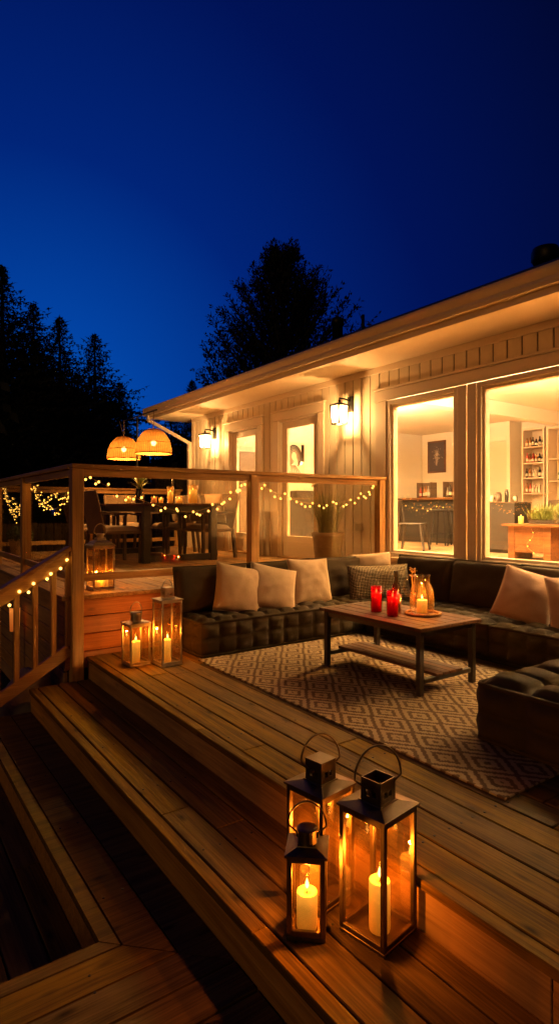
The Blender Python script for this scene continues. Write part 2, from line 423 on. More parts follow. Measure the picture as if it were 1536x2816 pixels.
wt.links.new(sky.outputs[0], sk.inputs[6]); sk.inputs[7].default_value = (.02,.05,.12,1)
ad = wt.nodes.new('ShaderNodeMix'); ad.data_type = 'RGBA'; ad.blend_type = 'ADD'; ad.inputs[0].default_value = .1
wt.links.new(rp.outputs[0], ad.inputs[6]); wt.links.new(sk.outputs[2], ad.inputs[7])
wt.links.new(ad.outputs[2], bg.inputs[0]); bg.inputs[1].default_value = 1.0
wt.links.new(bg.outputs[0], wo.inputs[0])

sun = bpy.data.lights.new('sun', 'SUN'); sun.energy = .18; sun.angle = radians(24); sun.color = (1.0,.52,.13)  # added warm fill for facade and steps, not a sun in the dusk sky
fill_suno = bpy.data.objects.new('sun', sun); COL.objects.link(fill_suno)
fill_suno.rotation_euler = Vector((.85,.38,-.20)).to_track_quat('-Z','Y').to_euler()
# ------------------------------------------------------------------ ground and decks
GZ = -.72
def gnd(u, v):
    x = -60+160*u; y = -40+160*v
    return (x, y, GZ - .02 + .03*mnoise.noise(Vector((x*.2, y*.2, 0))))
tg = NT('ground_grass'); nz = tg.noise(tg.coord(), 3, 6)
struct('ground', MB().grid(gnd, 80, 80), tg.done(tg.bsdf(tg.mix(nz, (.012,.014,.008), (.04,.045,.02)), .95, 0, tg.bump(tg.noise(tg.coord(), 60, 4), .8, .03))), True)

def boards_y(mb, x0, x1, y0, y1, z, w=.139, gap=.007, th=.034, joints=True, first=None, bev=.0035):
    x = x0; k = 0
    while x < x1-.02:
        ww = first if (first and k == 0) else w
        xe = min(x+ww, x1)
        cuts = [y0]
        if joints:
            c = y0 + R.uniform(.6, 3.6)
            while c < y1-.4: cuts.append(c); c += R.uniform(2.4, 3.6)
        cuts.append(y1)
        for a, b in zip(cuts, cuts[1:]):
            dz = R.uniform(-.0012, .0012)
            mb.bx(x, xe, a+.002, b-.002, z-th+dz, z+dz, bev)
        x = xe+gap; k += 1
    return mb
def boards_x(mb, x0, x1, y1, y0, z, w=.139, gap=.007, th=.034, first=None, bev=.0035):
    y = y1; k = 0
    while y > y0+.02:
        ww = first if (first and k == 0) else w
        ye = max(y-ww, y0); dz = R.uniform(-.0012, .0012)
        mb.bx(x0, x1, ye, y, z-th+dz, z+dz, bev); y = ye-gap; k += 1
    return mb
def screws(mb, xs, ys, z):
    for x in xs:
        for y in ys:
            mb.lathe([(.005, .0), (.005, .0022)], 6, (x+R.uniform(-.004,.004), y+R.uniform(-.006,.006), z-.0005))

DKZ, S2, S3, S4, UP = 0.0, -.17, -.34, -.51, .50
XE, X2, X3, X4 = 1.475, 1.03, .69, .38
YW = 4.80          # face of the upper deck
YN = -1.3
mb = MB(); boards_y(mb, XE-.012, 4.84, YN, YW-.005, DKZ, first=.056)
mb.mi = 1
xs = []
x = XE-.012+.056+.007
while x < 4.6: xs += [x+.03, x+.109]; x += .146
screws(mb, xs[:18], [YN+.25+.62*k for k in range(10)], DKZ)
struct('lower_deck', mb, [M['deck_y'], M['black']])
mb = MB(); mb.bx(XE+.004, 4.83, YN, YW-.01, -.075, -.042)
struct('deck_frame', mb, M['under'])
mb = MB(); mb.bx(XE, XE+.03, YN, .85, S2-.02, -.036, .002); mb.bx(XE, XE+.03, .855, YW-.01, S2-.02, -.036, .002)
struct('step_riser', mb, M['rail_y'])

mb = MB(); boards_y(mb, X2-.012, XE-.002, YN, YW-.06, S2, first=.056)
mb.mi = 1; screws(mb, [X2+.08, X2+.155, X2+.226, X2+.30], [YN+.3+.62*k for k in range(9)], S2)
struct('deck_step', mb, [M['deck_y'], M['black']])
mb = MB(); mb.bx(X2, X2+.03, YN, YW-.06, S3-.02, S2-.036, .002); mb.bx(X2+.034, XE-.01, YN, YW-.07, S2-.07, S2-.042)
struct('step_riser', mb, M['rail_y'])

# landing the camera stands on, its outer boards mitred into the next tread
YL = 2.06
mb = MB()
def mitre_board(d0, d1, z):
    """a picture-frame board: distance d0..d1 in from the outer edge, along X then turning along Y"""
    th = .034
    ax, ay = X3-.012, YL+.012
    p = [(-2.4, ay-d0), (ax+d0-.001, ay-d0), (ax+d1-.001, ay-d1), (-2.4, ay-d1)]
    q = [(ax+d0+.002, ay-d0+.002), (ax+d0+.002, YW-.08), (ax+d1+.002, YW-.08), (ax+d1+.002, ay-d1+.002)]
    for pl in (p, q):
        area = sum(pl[i][0]*pl[(i+1) % 4][1]-pl[(i+1) % 4][0]*pl[i][1] for i in range(4))
        mb.prism(pl if area > 0 else pl[::-1], z-th, z)
mitre_board(0, .056, S3); mitre_board(.063, .202, S3); mitre_board(.209, .346, S3)
boards_x(mb, -2.4, X2-.004, YL+.012-.353, -1.2, S3)
mb.mi = 1; screws(mb, [X3+.08, X3+.16], [2.3+.62*k for k in range(4)], S3); screws(mb, [-.6, 0.0, .6], [1.86, 1.94, 1.62, 1.55], S3)
struct('deck_landing', mb, [M['deck_x'], M['black']])
mb = MB(); mb.bx(-2.4, X3+.028, YL-.03, YL, S4-.2, S3-.036); mb.bx(X3, X3+.03, YL+.002, YW-.08, S4-.02, S3-.036); mb.bx(-2.4, X2-.01, -1.2, YL-.034, S3-.07, S3-.042)
mb.bx(X3+.034, X2-.005, YL-.03, YW-.09, S3-.07, S3-.042)
struct('step_riser', mb, M['rail_x'])
mb = MB(); boards_y(mb, X4-.012, X3-.002, YL+.004, YW-.1, S4, first=.056)
struct('deck_step', mb, M['deck_y'])
mb = MB(); mb.bx(X4, X4+.03, YL+.004, YW-.1, GZ-.05, S4-.036); mb.bx(X4+.034, X3-.005, YL+.004, YW-.1, S4-.07, S4-.042)
struct('step_riser', mb, M['rail_y'])
mb = MB(); boards_y(mb, -.3, X4-.016, YL+.004, YW-.1, GZ+.06, first=.056)
struct('deck_step', mb, M['deck_y'])

# upper deck
XU = 1.27
mb = MB(); boards_y(mb, XU, 4.84, YW-.03+.145, 10.08, UP)
mb.bx(XU, 4.84, YW-.03, YW+.108, UP-.034, UP, .0035)
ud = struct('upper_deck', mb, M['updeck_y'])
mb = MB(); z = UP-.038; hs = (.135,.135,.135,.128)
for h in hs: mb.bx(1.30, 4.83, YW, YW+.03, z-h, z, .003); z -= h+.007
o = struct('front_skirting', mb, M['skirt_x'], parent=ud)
mb = MB(); z = UP-.038
for k in range(8):
    mb.bx(1.30, 1.33, YW+.034, 10.05, z-.137, z, .003); z -= .144
o = struct('side_skirting', mb, M['rail_y'], parent=ud)
mb = MB(); mb.bx(1.34, 4.82, YW+.04, 10.0, UP-.08, UP-.042); mb.bx(1.34, 4.82, YW+.04, YW+.06, GZ, UP-.09)
o = struct('deck_frame', mb, M['under'], parent=ud)

# ------------------------------------------------------------------ house
XH = 4.85; YH0, YH1 = -1.6, 9.62; ZS = 2.83
house = thing('house', 'single storey house with tan grooved siding, white trim and lit windows beside the deck', 'house')
WIN = [(3.78, 4.76, .655, 2.42), (.60, 3.56, .655, 2.42)]      # y0,y1,z0,z1 of frames
DOOR = [(6.00, 6.89, .515, 2.44), (7.44, 8.28, .515, 2.44)]
def strips(mb, x0, x1, y0, y1, z0, z1):
    ops = [(.60, 4.76, .60, 2.50), (6.0, 6.89, .3, 2.45), (7.44, 8.28, .3, 2.45)]
    ys = sorted({y0, y1} | {v for o in ops for v in o[:2] if y0 < v < y1})
    for a, b in zip(ys, ys[1:]):
        m = (a+b)/2; hit = [o for o in ops if o[0] < m < o[1]]
        if not hit: mb.bx(x0, x1, a, b, z0, z1)
        else:
            o = hit[0]
            if o[2] > z0: mb.bx(x0, x1, a, b, z0, o[2])
            mb.bx(x0, x1, a, b, o[3], z1)
mb = MB(); y = YH1-.09; 
while y > YH0: strips(mb, XH, XH+.012, y-.134, y, -.3, ZS); y -= .150
mb.build('siding', M['siding'], house)
mb = MB(); strips(mb, XH+.013, XH+.06, YH0, YH1-.002, -.3, ZS); mb.build('wall_sheathing', M['groove'], house)
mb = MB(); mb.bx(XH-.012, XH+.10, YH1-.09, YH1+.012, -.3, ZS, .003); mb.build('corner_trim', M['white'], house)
mb = MB(); mb.bx(XH+.07, 11.2, YH1-.06, YH1, -.6, 2.96); mb.build('end_wall', M['siding'], house)
# inside faces
mb = MB(); strips(mb, XH+.062, XH+.075, YH0, YH1-.07, .45, 2.97)
mb.bx(10.85, 10.9, YH0, YH1-.1, .45, 2.97); mb.bx(XH+.08, 10.84, YH1-.1, YH1-.065, .45, 2.97); mb.bx(XH+.08, 10.84, YH0, YH0+.04, .45, 2.97)
mb.bx(10.45, 10.845, 6.92, 7.95, .46, 2.965)
mb.build('interior_wall', M['inwall'], house)
mb = MB(); mb.bx(XH+.08, 10.84, YH0+.05, YH1-.105, 2.94, 2.968); mb.bx(XH+.08, 10.4, 5.75, 5.93, 2.72, 2.938); mb.build('interior_ceiling', M['inwall'], house)
mb = MB(); boards_y(mb, XH+.08, 10.84, YH0+.05, YH1-.11, .5, w=.18, gap=.002, bev=0, joints=True); mb.build('interior_floor', M['infloor'], house)
# soffit, gutter, roof
YE0, YE1 = -2.2, 10.16; XG = 4.25
mb = MB(); mb.bx(XG+.005, XH+.2, YE0, YE1-.02, ZS, ZS+.02); mb.build('soffit', M['soffit'], house)
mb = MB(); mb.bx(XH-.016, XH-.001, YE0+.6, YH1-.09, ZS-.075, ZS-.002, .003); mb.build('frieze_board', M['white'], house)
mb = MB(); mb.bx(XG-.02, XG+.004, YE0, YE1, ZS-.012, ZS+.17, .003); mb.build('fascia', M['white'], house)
prof = [(XG-.021, ZS+.045), (XG-.075, ZS+.045), (XG-.088, ZS+.075), (XG-.088, ZS+.10), (XG-.115, ZS+.135), (XG-.125, ZS+.155), (XG-.125, ZS+.178), (XG-.112, ZS+.178), (XG-.112, ZS+.160), (XG-.078, ZS+.105), (XG-.070, ZS+.055), (XG-.021, ZS+.053)]
mb = MB(); n = len(prof)
A = [mb.bm.verts.new((p[0], YE0, p[1])) for p in prof]; B = [mb.bm.verts.new((p[0], YE1+.01, p[1])) for p in prof]
for i in range(n): mb.bm.faces.new((A[i], A[(i+1) % n], B[(i+1) % n], B[i]))
mb.bm.faces.new(B); mb.bm.faces.new(A[::-1])
mb.bx(XG-.118, XG-.022, YE1+.0105, YE1+.016, ZS+.045, ZS+.178)
mb.build('gutter', M['white'], house)
mb = MB(); mb.bar((XG-.06, YE1-.12, ZS+.05), (XG-.06, YE1-.12, ZS-.05), .07, .06, (0,1,0))
mb.bar((XG-.075, YE1-.12, ZS-.03), (XH-.03, YH1+.02, ZS-.46), .07, .06, (0,0,1), .008)
mb.bar((XH-.05, YH1+.02, ZS-.43), (XH-.05, YH1+.02, UP-.4), .07, .07, (0,1,0), .008)
mb.build('downspout', M['white'], house)
mb = MB()   # gable rake and roof
sl = .45; XR = 8.75
mb.poly([(XG-.09, YE0, ZS+.185), (XR, YE0, ZS+.185+sl*(XR-XG+.09)), (XR, YE1+.03, ZS+.185+sl*(XR-XG+.09)), (XG-.09, YE1+.03, ZS+.185)])
mb.poly([(XG-.09, YE0, ZS+.172), (XG-.09, YE1+.03, ZS+.172), (XR, YE1+.03, ZS+.165+sl*(XR-XG+.09)), (XR, YE0, ZS+.165+sl*(XR-XG+.09))])
mb.poly([(XR, YE0, ZS+.185+sl*(XR-XG+.09)), (XR+4.5, YE0, ZS+.185), (XR+4.5, YE1, ZS+.185), (XR, YE1, ZS+.185+sl*(XR-XG+.09))])
mb.poly([(XG-.09, YE1+.03, ZS+.185), (XR, YE1+.03, ZS+.185+sl*(XR-XG+.09)), (XR, YE1+.03, ZS+.0+sl*(XR-XG+.09)), (XG-.02, YE1+.03, ZS+.03)])
roof = mb.build('roof', M['roof'], house)
zr = lambda x: ZS+.185+sl*(x-XG+.09)
mb = MB(); mb.lathe([(.10,-.1),(.10,.22),(.17,.24),(.21,.30),(.21,.42),(.19,.48),(.06,.53),(0,.535)], 18, (8.72, 5.15, zr(8.72)-.27)); mb.build('turbine_vent', M['black'], roof, True)
mb = MB(); mb.lathe([(.10,-.1),(.10,.22),(.12,.23),(.12,.33),(.09,.36),(0,.365)], 14, (7.0, 8.12, zr(7.0))); mb.build('roof_vent', M['black'], roof, True)
mb = MB(); mb.lathe([(.028,-.1),(.028,.24),(0,.24)], 10, (7.0, 7.45, zr(7.0))); mb.build('vent_pipe', M['black'], roof, True)

# windows
def frame_box(mb, x0, x1, y0, y1, z0, z1, w, wb=None, bev=.004):
    wb = wb or w
    mb.bx(x0, x1, y0, y0+w, z0, z1, bev); mb.bx(x0, x1, y1-w, y1, z0, z1, bev)
    mb.bx(x0, x1, y0+w, y1-w, z1-w, z1, bev); mb.bx(x0, x1, y0+w, y1-w, z0, z0+wb, bev)
for (y0, y1, z0, z1) in WIN:
    mb = MB(); frame_box(mb, XH-.014, XH+.10, y0, y1, z0, z1, .05); frame_box(mb, XH+.012, XH+.085, y0+.05, y1-.05, z0+.05, z1-.05, .028)
    w = mb.build('window_frame', M['white'], house)
    mb = MB(); mb.bx(XH+.045, XH+.051, y0+.076, y1-.076, z0+.076, z1-.076); mb.build('glass_pane', M['glass'], w)
    mb = MB(); mb.bx(XH-.045, XH+.0, y0-.03, y1+.03, z0-.05, z0-.004, .004); mb.build('window_sill', M['white'], w)
mb = MB()
mb.bx(XH-.022, XH-.001, 4.764, 4.93, -.2, 2.418, .003); mb.bx(XH-.022, XH-.001, 3.675, 3.776, -.2, 2.418, .003); mb.bx(XH-.022, XH-.001, 3.564, 3.665, -.2, 2.418, .003)
mb.bx(XH-.022, XH-.001, .45, .596, -.2, 2.418, .003); mb.bx(XH-.024, XH-.001, .42, 4.95, 2.424, 2.545, .003); mb.bx(XH-.042, XH-.001, .40, 4.97, 2.549, 2.575, .004)
mb.bx(XH-.022, XH-.001, .60, 3.56, -.2, .60, .003); mb.bx(XH-.022, XH-.001, 3.78, 4.76, -.2, .60, .003)
mb.build('window_trim', M['trim'], house)
# doors
for di, (y0, y1, z0, z1) in enumerate(DOOR):
    mb = MB(); c = .115
    mb.bx(XH-.024, XH-.001, y0-c-.01, y0-.004, .5, z1+.01, .003); mb.bx(XH-.024, XH-.001, y1+.004, y1+c+.02, .5, z1+.01, .003)
    mb.bx(XH-.026, XH-.001, y0-c-.02, y1+c+.03, z1+.014, z1+.13, .003); mb.bx(XH-.05, XH-.001, y0-c-.05, y1+c+.06, z1+.133, z1+.155, .004)
    mb.bx(XH-.0005, XH+.09, y0-.0035, y0+.012, .5, z1); mb.bx(XH-.0005, XH+.09, y1-.012, y1+.0035, .5, z1); mb.bx(XH-.0005, XH+.09, y0+.012, y1-.012, z1-.012, z1+.01)
    tr = mb.build('door_trim', M['white'], house)
    mb = MB(); mb.bx(XH-.05, XH+.09, y0+.012, y1-.012, .502, .522, .003); mb.build('door_sill', M['rail_y'], tr)
    mb = MB(); ya, yb, za, zb = y0+.014, y1-.014, z0+.012, z1-.016
    g0, g1, h0, h1 = ya+.135, yb-.125, .815, 2.335
    mb.bx(XH+.045, XH+.085, ya, g0, za, zb, .003); mb.bx(XH+.045, XH+.085, g1, yb, za, zb, .003)
    mb.bx(XH+.045, XH+.085, g0, g1, za, h0, .003); mb.bx(XH+.045, XH+.085, g0, g1, h1, zb, .003)
    frame_box(mb, XH+.036, XH+.0445, g0-.024, g1+.024, h0-.024, h1+.024, .022, bev=.002)
    d = mb.build('door', M['white'], house)
    mb = MB(); mb.bx(XH+.060, XH+.066, g0, g1, h0, h1); mb.build('door_glass', M['glass'], d)
    mb = MB(); mb.bx(XH+.036, XH+.0445, ya+.035, ya+.075, 1.42, 1.62, .004); mb.bar((XH+.02, ya+.055, 1.5), (XH+.02, ya+.155, 1.5), .014, .018, (0,0,1), .003); mb.bar((XH+.012, ya+.055, 1.5), (XH+.045, ya+.055, 1.5), .014, .014, (0,0,1)); mb.build('door_handle', M['pewter'], d)
mb = MB(); mb.bx(XH-.035, XH-.0, 5.16, 5.27, .93, 1.02, .006); mb.bx(XH-.05, XH-.002, 5.15, 5.28, 1.022, 1.034, .003)
ob = mb.build('power_outlet', M['outlet']); tag(ob, 'small weatherproof outlet box low on the siding by the potted grass', 'outlet box')

# wall lamps
def wall_lamp(y, label, watts=62):
    t = thing('wall_lamp', label, 'wall lamp', (XH, y, 2.36), 0, 'lantern wall lamps on the house')
    mb = MB(); mb.box((-.012, 0, .11), (.024, .10, .19), None, .004); mb.build('back_plate', M['black'], t)
    mb = MB(); mb.tube([(-.02,0,.15),(-.10,0,.165),(-.19,0,.165),(-.19,0,.12)], .011, 8); mb.lathe([(.016,.108),(.016,.145),(.0,.146)], 10, (-.19,0,0)); mb.build('arm', M['black'], t, True)
    mb = MB(); a, b = .075, .062; zt, zb = .10, -.145
    for sx in (-1,1):
        for sy in (-1,1): mb.bar((-.19+sx*a, sy*a, zt-.02), (-.19+sx*b, sy*b, zb), .016, .016, (1,0,0))
    for z, q in ((zt-.022, a), (zb, b)):
        for s in (-1,1):
            mb.bar((-.19+s*q, -q-.006, z), (-.19+s*q, q+.006, z), .016, .016); mb.bar((-.19-q-.006, s*q, z), (-.19+q+.006, s*q, z), .016, .0155)
    V = [[mb.bm.verts.new((-.19+sx*q, sy*q, z)) for sx, sy in ((-1,-1),(1,-1),(1,1),(-1,1))] for q, z in ((a+.012, zt-.012), (.018, zt+.014))]
    for k in range(4): mb.bm.faces.new((V[0][k], V[0][(k+1)%4], V[1][(k+1)%4], V[1][k]))
    mb.bm.faces.new(V[0][::-1]); mb.bm.faces.new(V[1])
    mb.build('lantern_frame', M['black'], t)
    for sx, sy in ((1,0),(-1,0),(0,1),(0,-1)):
        mb = MB(); ax = Vector((sx, sy, 0)); pv = Vector((-sy, sx, 0)); c0 = Vector((-.19,0,0))
        mb.poly([c0+ax*b+pv*(-b)+Vector((0,0,zb+.004)), c0+ax*b+pv*b+Vector((0,0,zb+.004)), c0+ax*a+pv*a+Vector((0,0,zt-.026)), c0+ax*a+pv*(-a)+Vector((0,0,zt-.026))])
        mb.build('glass_pane', M['frost'], t)
    mb = MB(); mb.poly([(-.19-b,-b,zb+.003),(-.19+b,-b,zb+.003),(-.19+b,b,zb+.003),(-.19-b,b,zb+.003)]); mb.build('glass_pane', M['frost'], t)
    mb = MB(); mb.ball((-.19,0,.005), .020, 2, (1,1,1.25)); mb.build('bulb', M['lampbulb'], t, True); glow(t, (-.19, 0, -.048), watts, WARM, .022)
    mb = MB(); mb.lathe([(.014,.03),(.014,.08)], 10, (-.19,0,0)); mb.build('lamp_socket', M['black'], t)
wall_lamp(5.37, 'black lantern wall lamp glowing between the nearer door and the windows')
wall_lamp(.12, 'unseen black lantern wall lamp added right of the big window', 24)  # out of view, added to light the deck, steps and soffit
wall_lamp(8.78, 'black lantern wall lamp glowing near the far corner of the house')

# ------------------------------------------------------------------ railings
RT = UP+1.055
def rail_run(name, label, a, b, posts, glass_on=True, along='x', end_post=True, mode='glass'):
    """straight run from a to b at upper deck level; posts = list of params along axis"""
    t = thing(name, label, 'railing', (a[0], a[1], UP))
    ax = Vector((b[0]-a[0], b[1]-a[1], 0)); L = ax.length; ax.normalize(); k = 'x' if abs(ax.x) > .5 else 'y'
    P = lambda s, z: (ax.x*s, ax.y*s, z)
    mb = MB(); mb.bar(P(-.045, 1.0375), P(L+.045, 1.0375), .105, .035, (0,0,1), .004); mb.build('cap_rail', M['rail_'+k], t)
    for s0, s1 in zip(posts, posts[1:]):
        mb = MB(); mb.bar(P(s0+.046, .988), P(s1-.046, .988), .04, .058, (0,0,1), .003); mb.build('upper_rail', M['rail_'+k], t)
        mb = MB(); mb.bar(P(s0+.046, .140), P(s1-.046, .140), .04, .062, (0,0,1), .003); mb.build('bottom_rail', M['rail_'+k], t)
        if mode == 'glass':
            mb = MB(); mb.bar(P(s0+.055, .566), P(s1-.055, .566), .006, .782, (0,0,1)); mb.build('glass_panel', M['railglass'], t)
    return t, P
fr, P = rail_run('glass_railing', 'wood and glass railing along the front edge of the upper deck', (1.385, YW+.0), (4.80, YW), [0, 1.68, 3.385])
def post(t, x, y, z0, z1, w=.09): 
    mb = MB(); mb.bx(x-w/2, x+w/2, y-w/2, y+w/2, z0, z1, .004); return mb.build('post', M['rail_z'], t)
post(fr, 0, -.012, S3-UP-.02, 1.018, .094); post(fr, 1.68, -.0, -.0, 1.018); post(fr, 3.385, 0, -.0, 1.018)
lr, P = rail_run('glass_railing', 'wood and glass railing receding along the left side of the upper deck', (1.385, YW+.10), (1.385, 10.0), [-.05, 1.70, 3.30, 5.1])
post(lr, 0, 1.70, -.2, 1.018); post(lr, 0, 3.30, -.2, 1.018)
br, P = rail_run('wood_railing', 'low lit timber railing across the far end of the upper deck', (1.44, 10.02), (4.78, 10.02), [-.0, 1.67, 3.30], mode='open')
post(br, -.05, 0, 0, 1.018); post(br, 1.67, 0, 0, 1.018); post(br, 3.30, 0, 0, 1.018)

# stair railing
sr = thing('stair_railing', 'sloping timber stair railing with square balusters at the left', 'stair railing', (1.335, YW-.005, 0))
sA = Vector((-.0, 0, 0)); slp = .60; LEN = 1.25
def sp(x, z): return (-x, 0, z-slp*x)
mb = MB(); mb.bar(sp(0, .885), sp(LEN, .885), .10, .036, (0,0,1), .004); mb.build('hand_rail', M['rail_x'], sr)
mb = MB(); mb.bar(sp(0, .815), sp(LEN, .815), .04, .085, (0,0,1), .004); mb.build('upper_rail', M['rail_x'], sr)
mb = MB(); mb.bar(sp(0, .075), sp(LEN, .075), .04, .095, (0,0,1), .004); mb.build('bottom_rail', M['rail_x'], sr)
for k, x in enumerate((.005+.012, .125, .262, .395, .530, .665, .80, .935, 1.07)):
    mb = MB(); zb, zt = .075-slp*x+.04, .815-slp*x-.03
    mb.bx(-x-.019, -x+.019, -.019, .019, zb, zt, .003); mb.build('baluster', M['rail_z'], sr)
mb = MB(); mb.bx(-LEN-.09, -LEN, -.045, .045, GZ, .20, .004); mb.build('newel_post', M['rail_z'], sr)
# ------------------------------------------------------------------ lanterns and candles
def flame(parent, z, h=.034, r=.0062, m='flame'):
    mb = MB(); mb.lathe([(0,0),(r*.55,h*.10),(r,h*.30),(r*.8,h*.52),(r*.38,h*.78),(0,h)], 10, (0,0,z)); o = mb.build('flame', M[m], parent, True)
    glow(parent, (0, 0, z+h+.007), 5.0 if m == 'flame' else 2.2, CANDLE, .006); return o
def candle(loc, r, h, label, mat='wax', group=None, fl='flame', fh=.036):
    t = thing('candle', label, 'candle', loc, R.uniform(0,6), group)
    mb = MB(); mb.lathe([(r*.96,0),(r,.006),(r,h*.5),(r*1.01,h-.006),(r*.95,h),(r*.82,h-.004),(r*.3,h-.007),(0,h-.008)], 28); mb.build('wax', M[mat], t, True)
    mb = MB(); mb.tube([(0,0,h-.008),(.001,0,h+.004),(.003,0,h+.010)], .0013, 5); mb.build('wick', M['wick'], t)
    flame(t, h+.006, fh, .0066 if fh > .03 else .0050, fl); return t
def handle_arc(mb, w, z0, r, wire, squash=1.25):
    pts = [(w*1.0, 0, z0-.015), (w*1.05, 0, z0)]
    for k in range(19):
        a = pi*k/18; pts.append((r*cos(a), 0, z0+.012+r*squash*.15+r*squash*sin(a)))
    pts += [(-w*1.05, 0, z0), (-w*1.0, 0, z0-.015)]
    mb.tube(pts, wire, 7)
def lantern(loc, rz, w, h, label, cap='vent', mat='metal', handle=.07, hrot=0.0, post=.016):
    t = thing('candle_lantern', label, 'lantern', loc, rz)
    q = w/2; p = post
    mb = MB(); mb.bx(-q, q, -q, q, 0, .012, .002); mb.build('base', M[mat], t)
    mb = MB()
    for sx in (-1,1):
        for sy in (-1,1): mb.bx(sx*q-sx*p, sx*q, sy*q-sy*p, sy*q, .0125, h, .0015)
    for z0, z1 in ((.0125, .030), (h-.018, h)):
        for s in (-1,1):
            mb.bx(-q+p, q-p, s*q-s*p*.9, s*q-s*.0008, z0, z1, .001); mb.bx(s*q-s*p*.9, s*q-s*.0008, -q+p, q-p, z0, z1, .001)
    mb.build('frame', M[mat], t)
    for sx, sy in ((1,0),(-1,0),(0,1),(0,-1)):
        mb = MB(); c = (sx*(q-p*.5), sy*(q-p*.5), h/2+.006)
        d = (.0025, w-2*p, h-.05) if sx else (w-2*p, .0025, h-.05)
        mb.box(c, d); mb.build('glass_pane', M['lglass'], t)
    rb = q+.007
    mb = MB()
    if cap == 'dome':
        tiers = [(rb, h+.001), (rb, h+.010), (rb*.93, h+.020), (rb*.80, h+.026), (rb*.78, h+.034), (rb*.60, h+.046), (rb*.42, h+.052), (rb*.36, h+.075)]
    else:
        tiers = [(rb, h+.001), (rb, h+.008), (q*.52, h+.018), (q*.50, h+.021)]
    prev = None
    for r_, z in tiers:
        ring = [mb.bm.verts.new((sx*r_, sy*r_, z)) for sx, sy in ((-1,-1),(1,-1),(1,1),(-1,1))]
        if prev:
            for k in range(4): mb.bm.faces.new((prev[k], prev[(k+1)%4], ring[(k+1)%4], ring[k]))
        else: mb.bm.faces.new(ring[::-1])
        prev = ring
    mb.bm.faces.new(prev); mb.build('roof', M[mat], t)
    zc = tiers[-1][1]; cw = q*.44 if cap != 'dome' else q*.26; ch = w*.40 if cap != 'dome' else .035
    if cap == 'vent' or cap == 'closed':
        mb = MB(); th = .004
        for s in (-1,1):
            for axis in (0,1):
                def B(u0, u1, z0, z1):
                    if axis == 0: mb.bx(s*cw-s*th, s*cw, u0, u1, z0, z1)
                    else: mb.bx(u0, u1, s*cw-s*th, s*cw, z0, z1)
                e = cw if axis == 0 else cw-th-.0004
                a, b = zc+ch*.24, zc+ch*.52
                B(-e, e, zc, a); B(-e, e, b, zc+ch); B(-e, -cw*.5, a, b); B(-cw*.10, cw*.10, a, b); B(cw*.5, e, a, b)
        if cap == 'closed': mb.bx(-cw-.002, cw+.002, -cw-.002, cw+.002, zc+ch+.0004, zc+ch+.005, .001)
        for s in (-1,1): mb.lathe([(.008,-.004),(.008,.004)], 8, (s*(cw+.006), 0, zc+ch*.55))
        mb.build('vent_cap', M[mat], t)
    elif cap == 'round':
        mb = MB(); r = cw*1.15; mb.lathe([(r,0),(r,ch*.85),(r*1.12,ch*.86),(r*1.12,ch*.93),(r*.8,ch),(0,ch*1.02)], 20, (0,0,zc)); mb.build('vent_cap', M[mat], t, False)
    else:
        mb = MB(); mb.lathe([(cw*1.2,0),(cw*1.2,ch*.7),(cw*1.5,ch*.72),(cw*1.3,ch)], 16, (0,0,zc)); mb.build('vent_cap', M[mat], t)
    mb = MB(); handle_arc(mb, cw+.006, zc+ch*.6, handle, .0032)
    o = mb.build('carry_handle', M[mat], t, True); o.rotation_euler.z = hrot
    return t
# three big lanterns on the wide step
lantern((1.358, 1.375, S2+.0005), radians(9), .178, .405, 'tall metal lantern nearest the camera with open square top, on the step', 'vent', handle=.082, hrot=radians(-28))
candle((1.352, 1.362, S2+.0135), .034, .160, 'tall cream pillar candle burning in the tall lantern with the open top')
lantern((1.318, 1.62, S2+.0005), radians(9), .170, .39, 'tall metal lantern standing behind the smallest front lantern, with closed square top', 'closed', handle=.072, hrot=radians(-28))
candle((1.312, 1.625, S2+.0135), .031, .155, 'cream pillar candle burning in the rear tall lantern on the step')
lantern((1.175, 1.512, S2+.0005), radians(-42), .122, .262, 'smallest of the three front lanterns, squat with rounded metal top', 'round', handle=.062)
candle((1.170, 1.507, S2+.0135), .034, .115, 'thick short cream pillar candle in the smallest front lantern')
# two on the lower deck by the skirting
lantern((1.705, 4.335, .0015), radians(3), .165, .315, 'shorter lantern with round top by the orange lit board skirting on the lower deck', 'round', 'pewter', handle=.062, hrot=radians(20), post=.013)
candle((1.70, 4.325, .0145), .032, .165, 'cream pillar candle in the shorter lantern by the board skirting')
lantern((1.905, 4.205, .0015), radians(2), .170, .495, 'taller lantern with square vent top beside the sofa end on the lower deck', 'closed', 'pewter', handle=.055, hrot=radians(20), post=.013)
candle((1.90, 4.19, .0145), .026, .18, 'slim cream pillar candle in the taller lantern beside the sofa end')
lantern((1.665, 5.055, UP+.0015), radians(2), .185, .37, 'old pewter lantern with stepped dome top on the upper deck behind the railing', 'dome', 'pewter', handle=.06, hrot=radians(10), post=.014)
for dx, dy, h, l in ((-.03, -.02, .06, 'front'), (.02, .03, .085, 'rear'), (.035, -.035, .07, 'right')):
    candle((1.665+dx, 5.055+dy, UP+.0145), .022, h, 'small cream candle, one of three clustered in the pewter lantern', group='candles clustered in the pewter lantern', fl='flame_s', fh=.026)

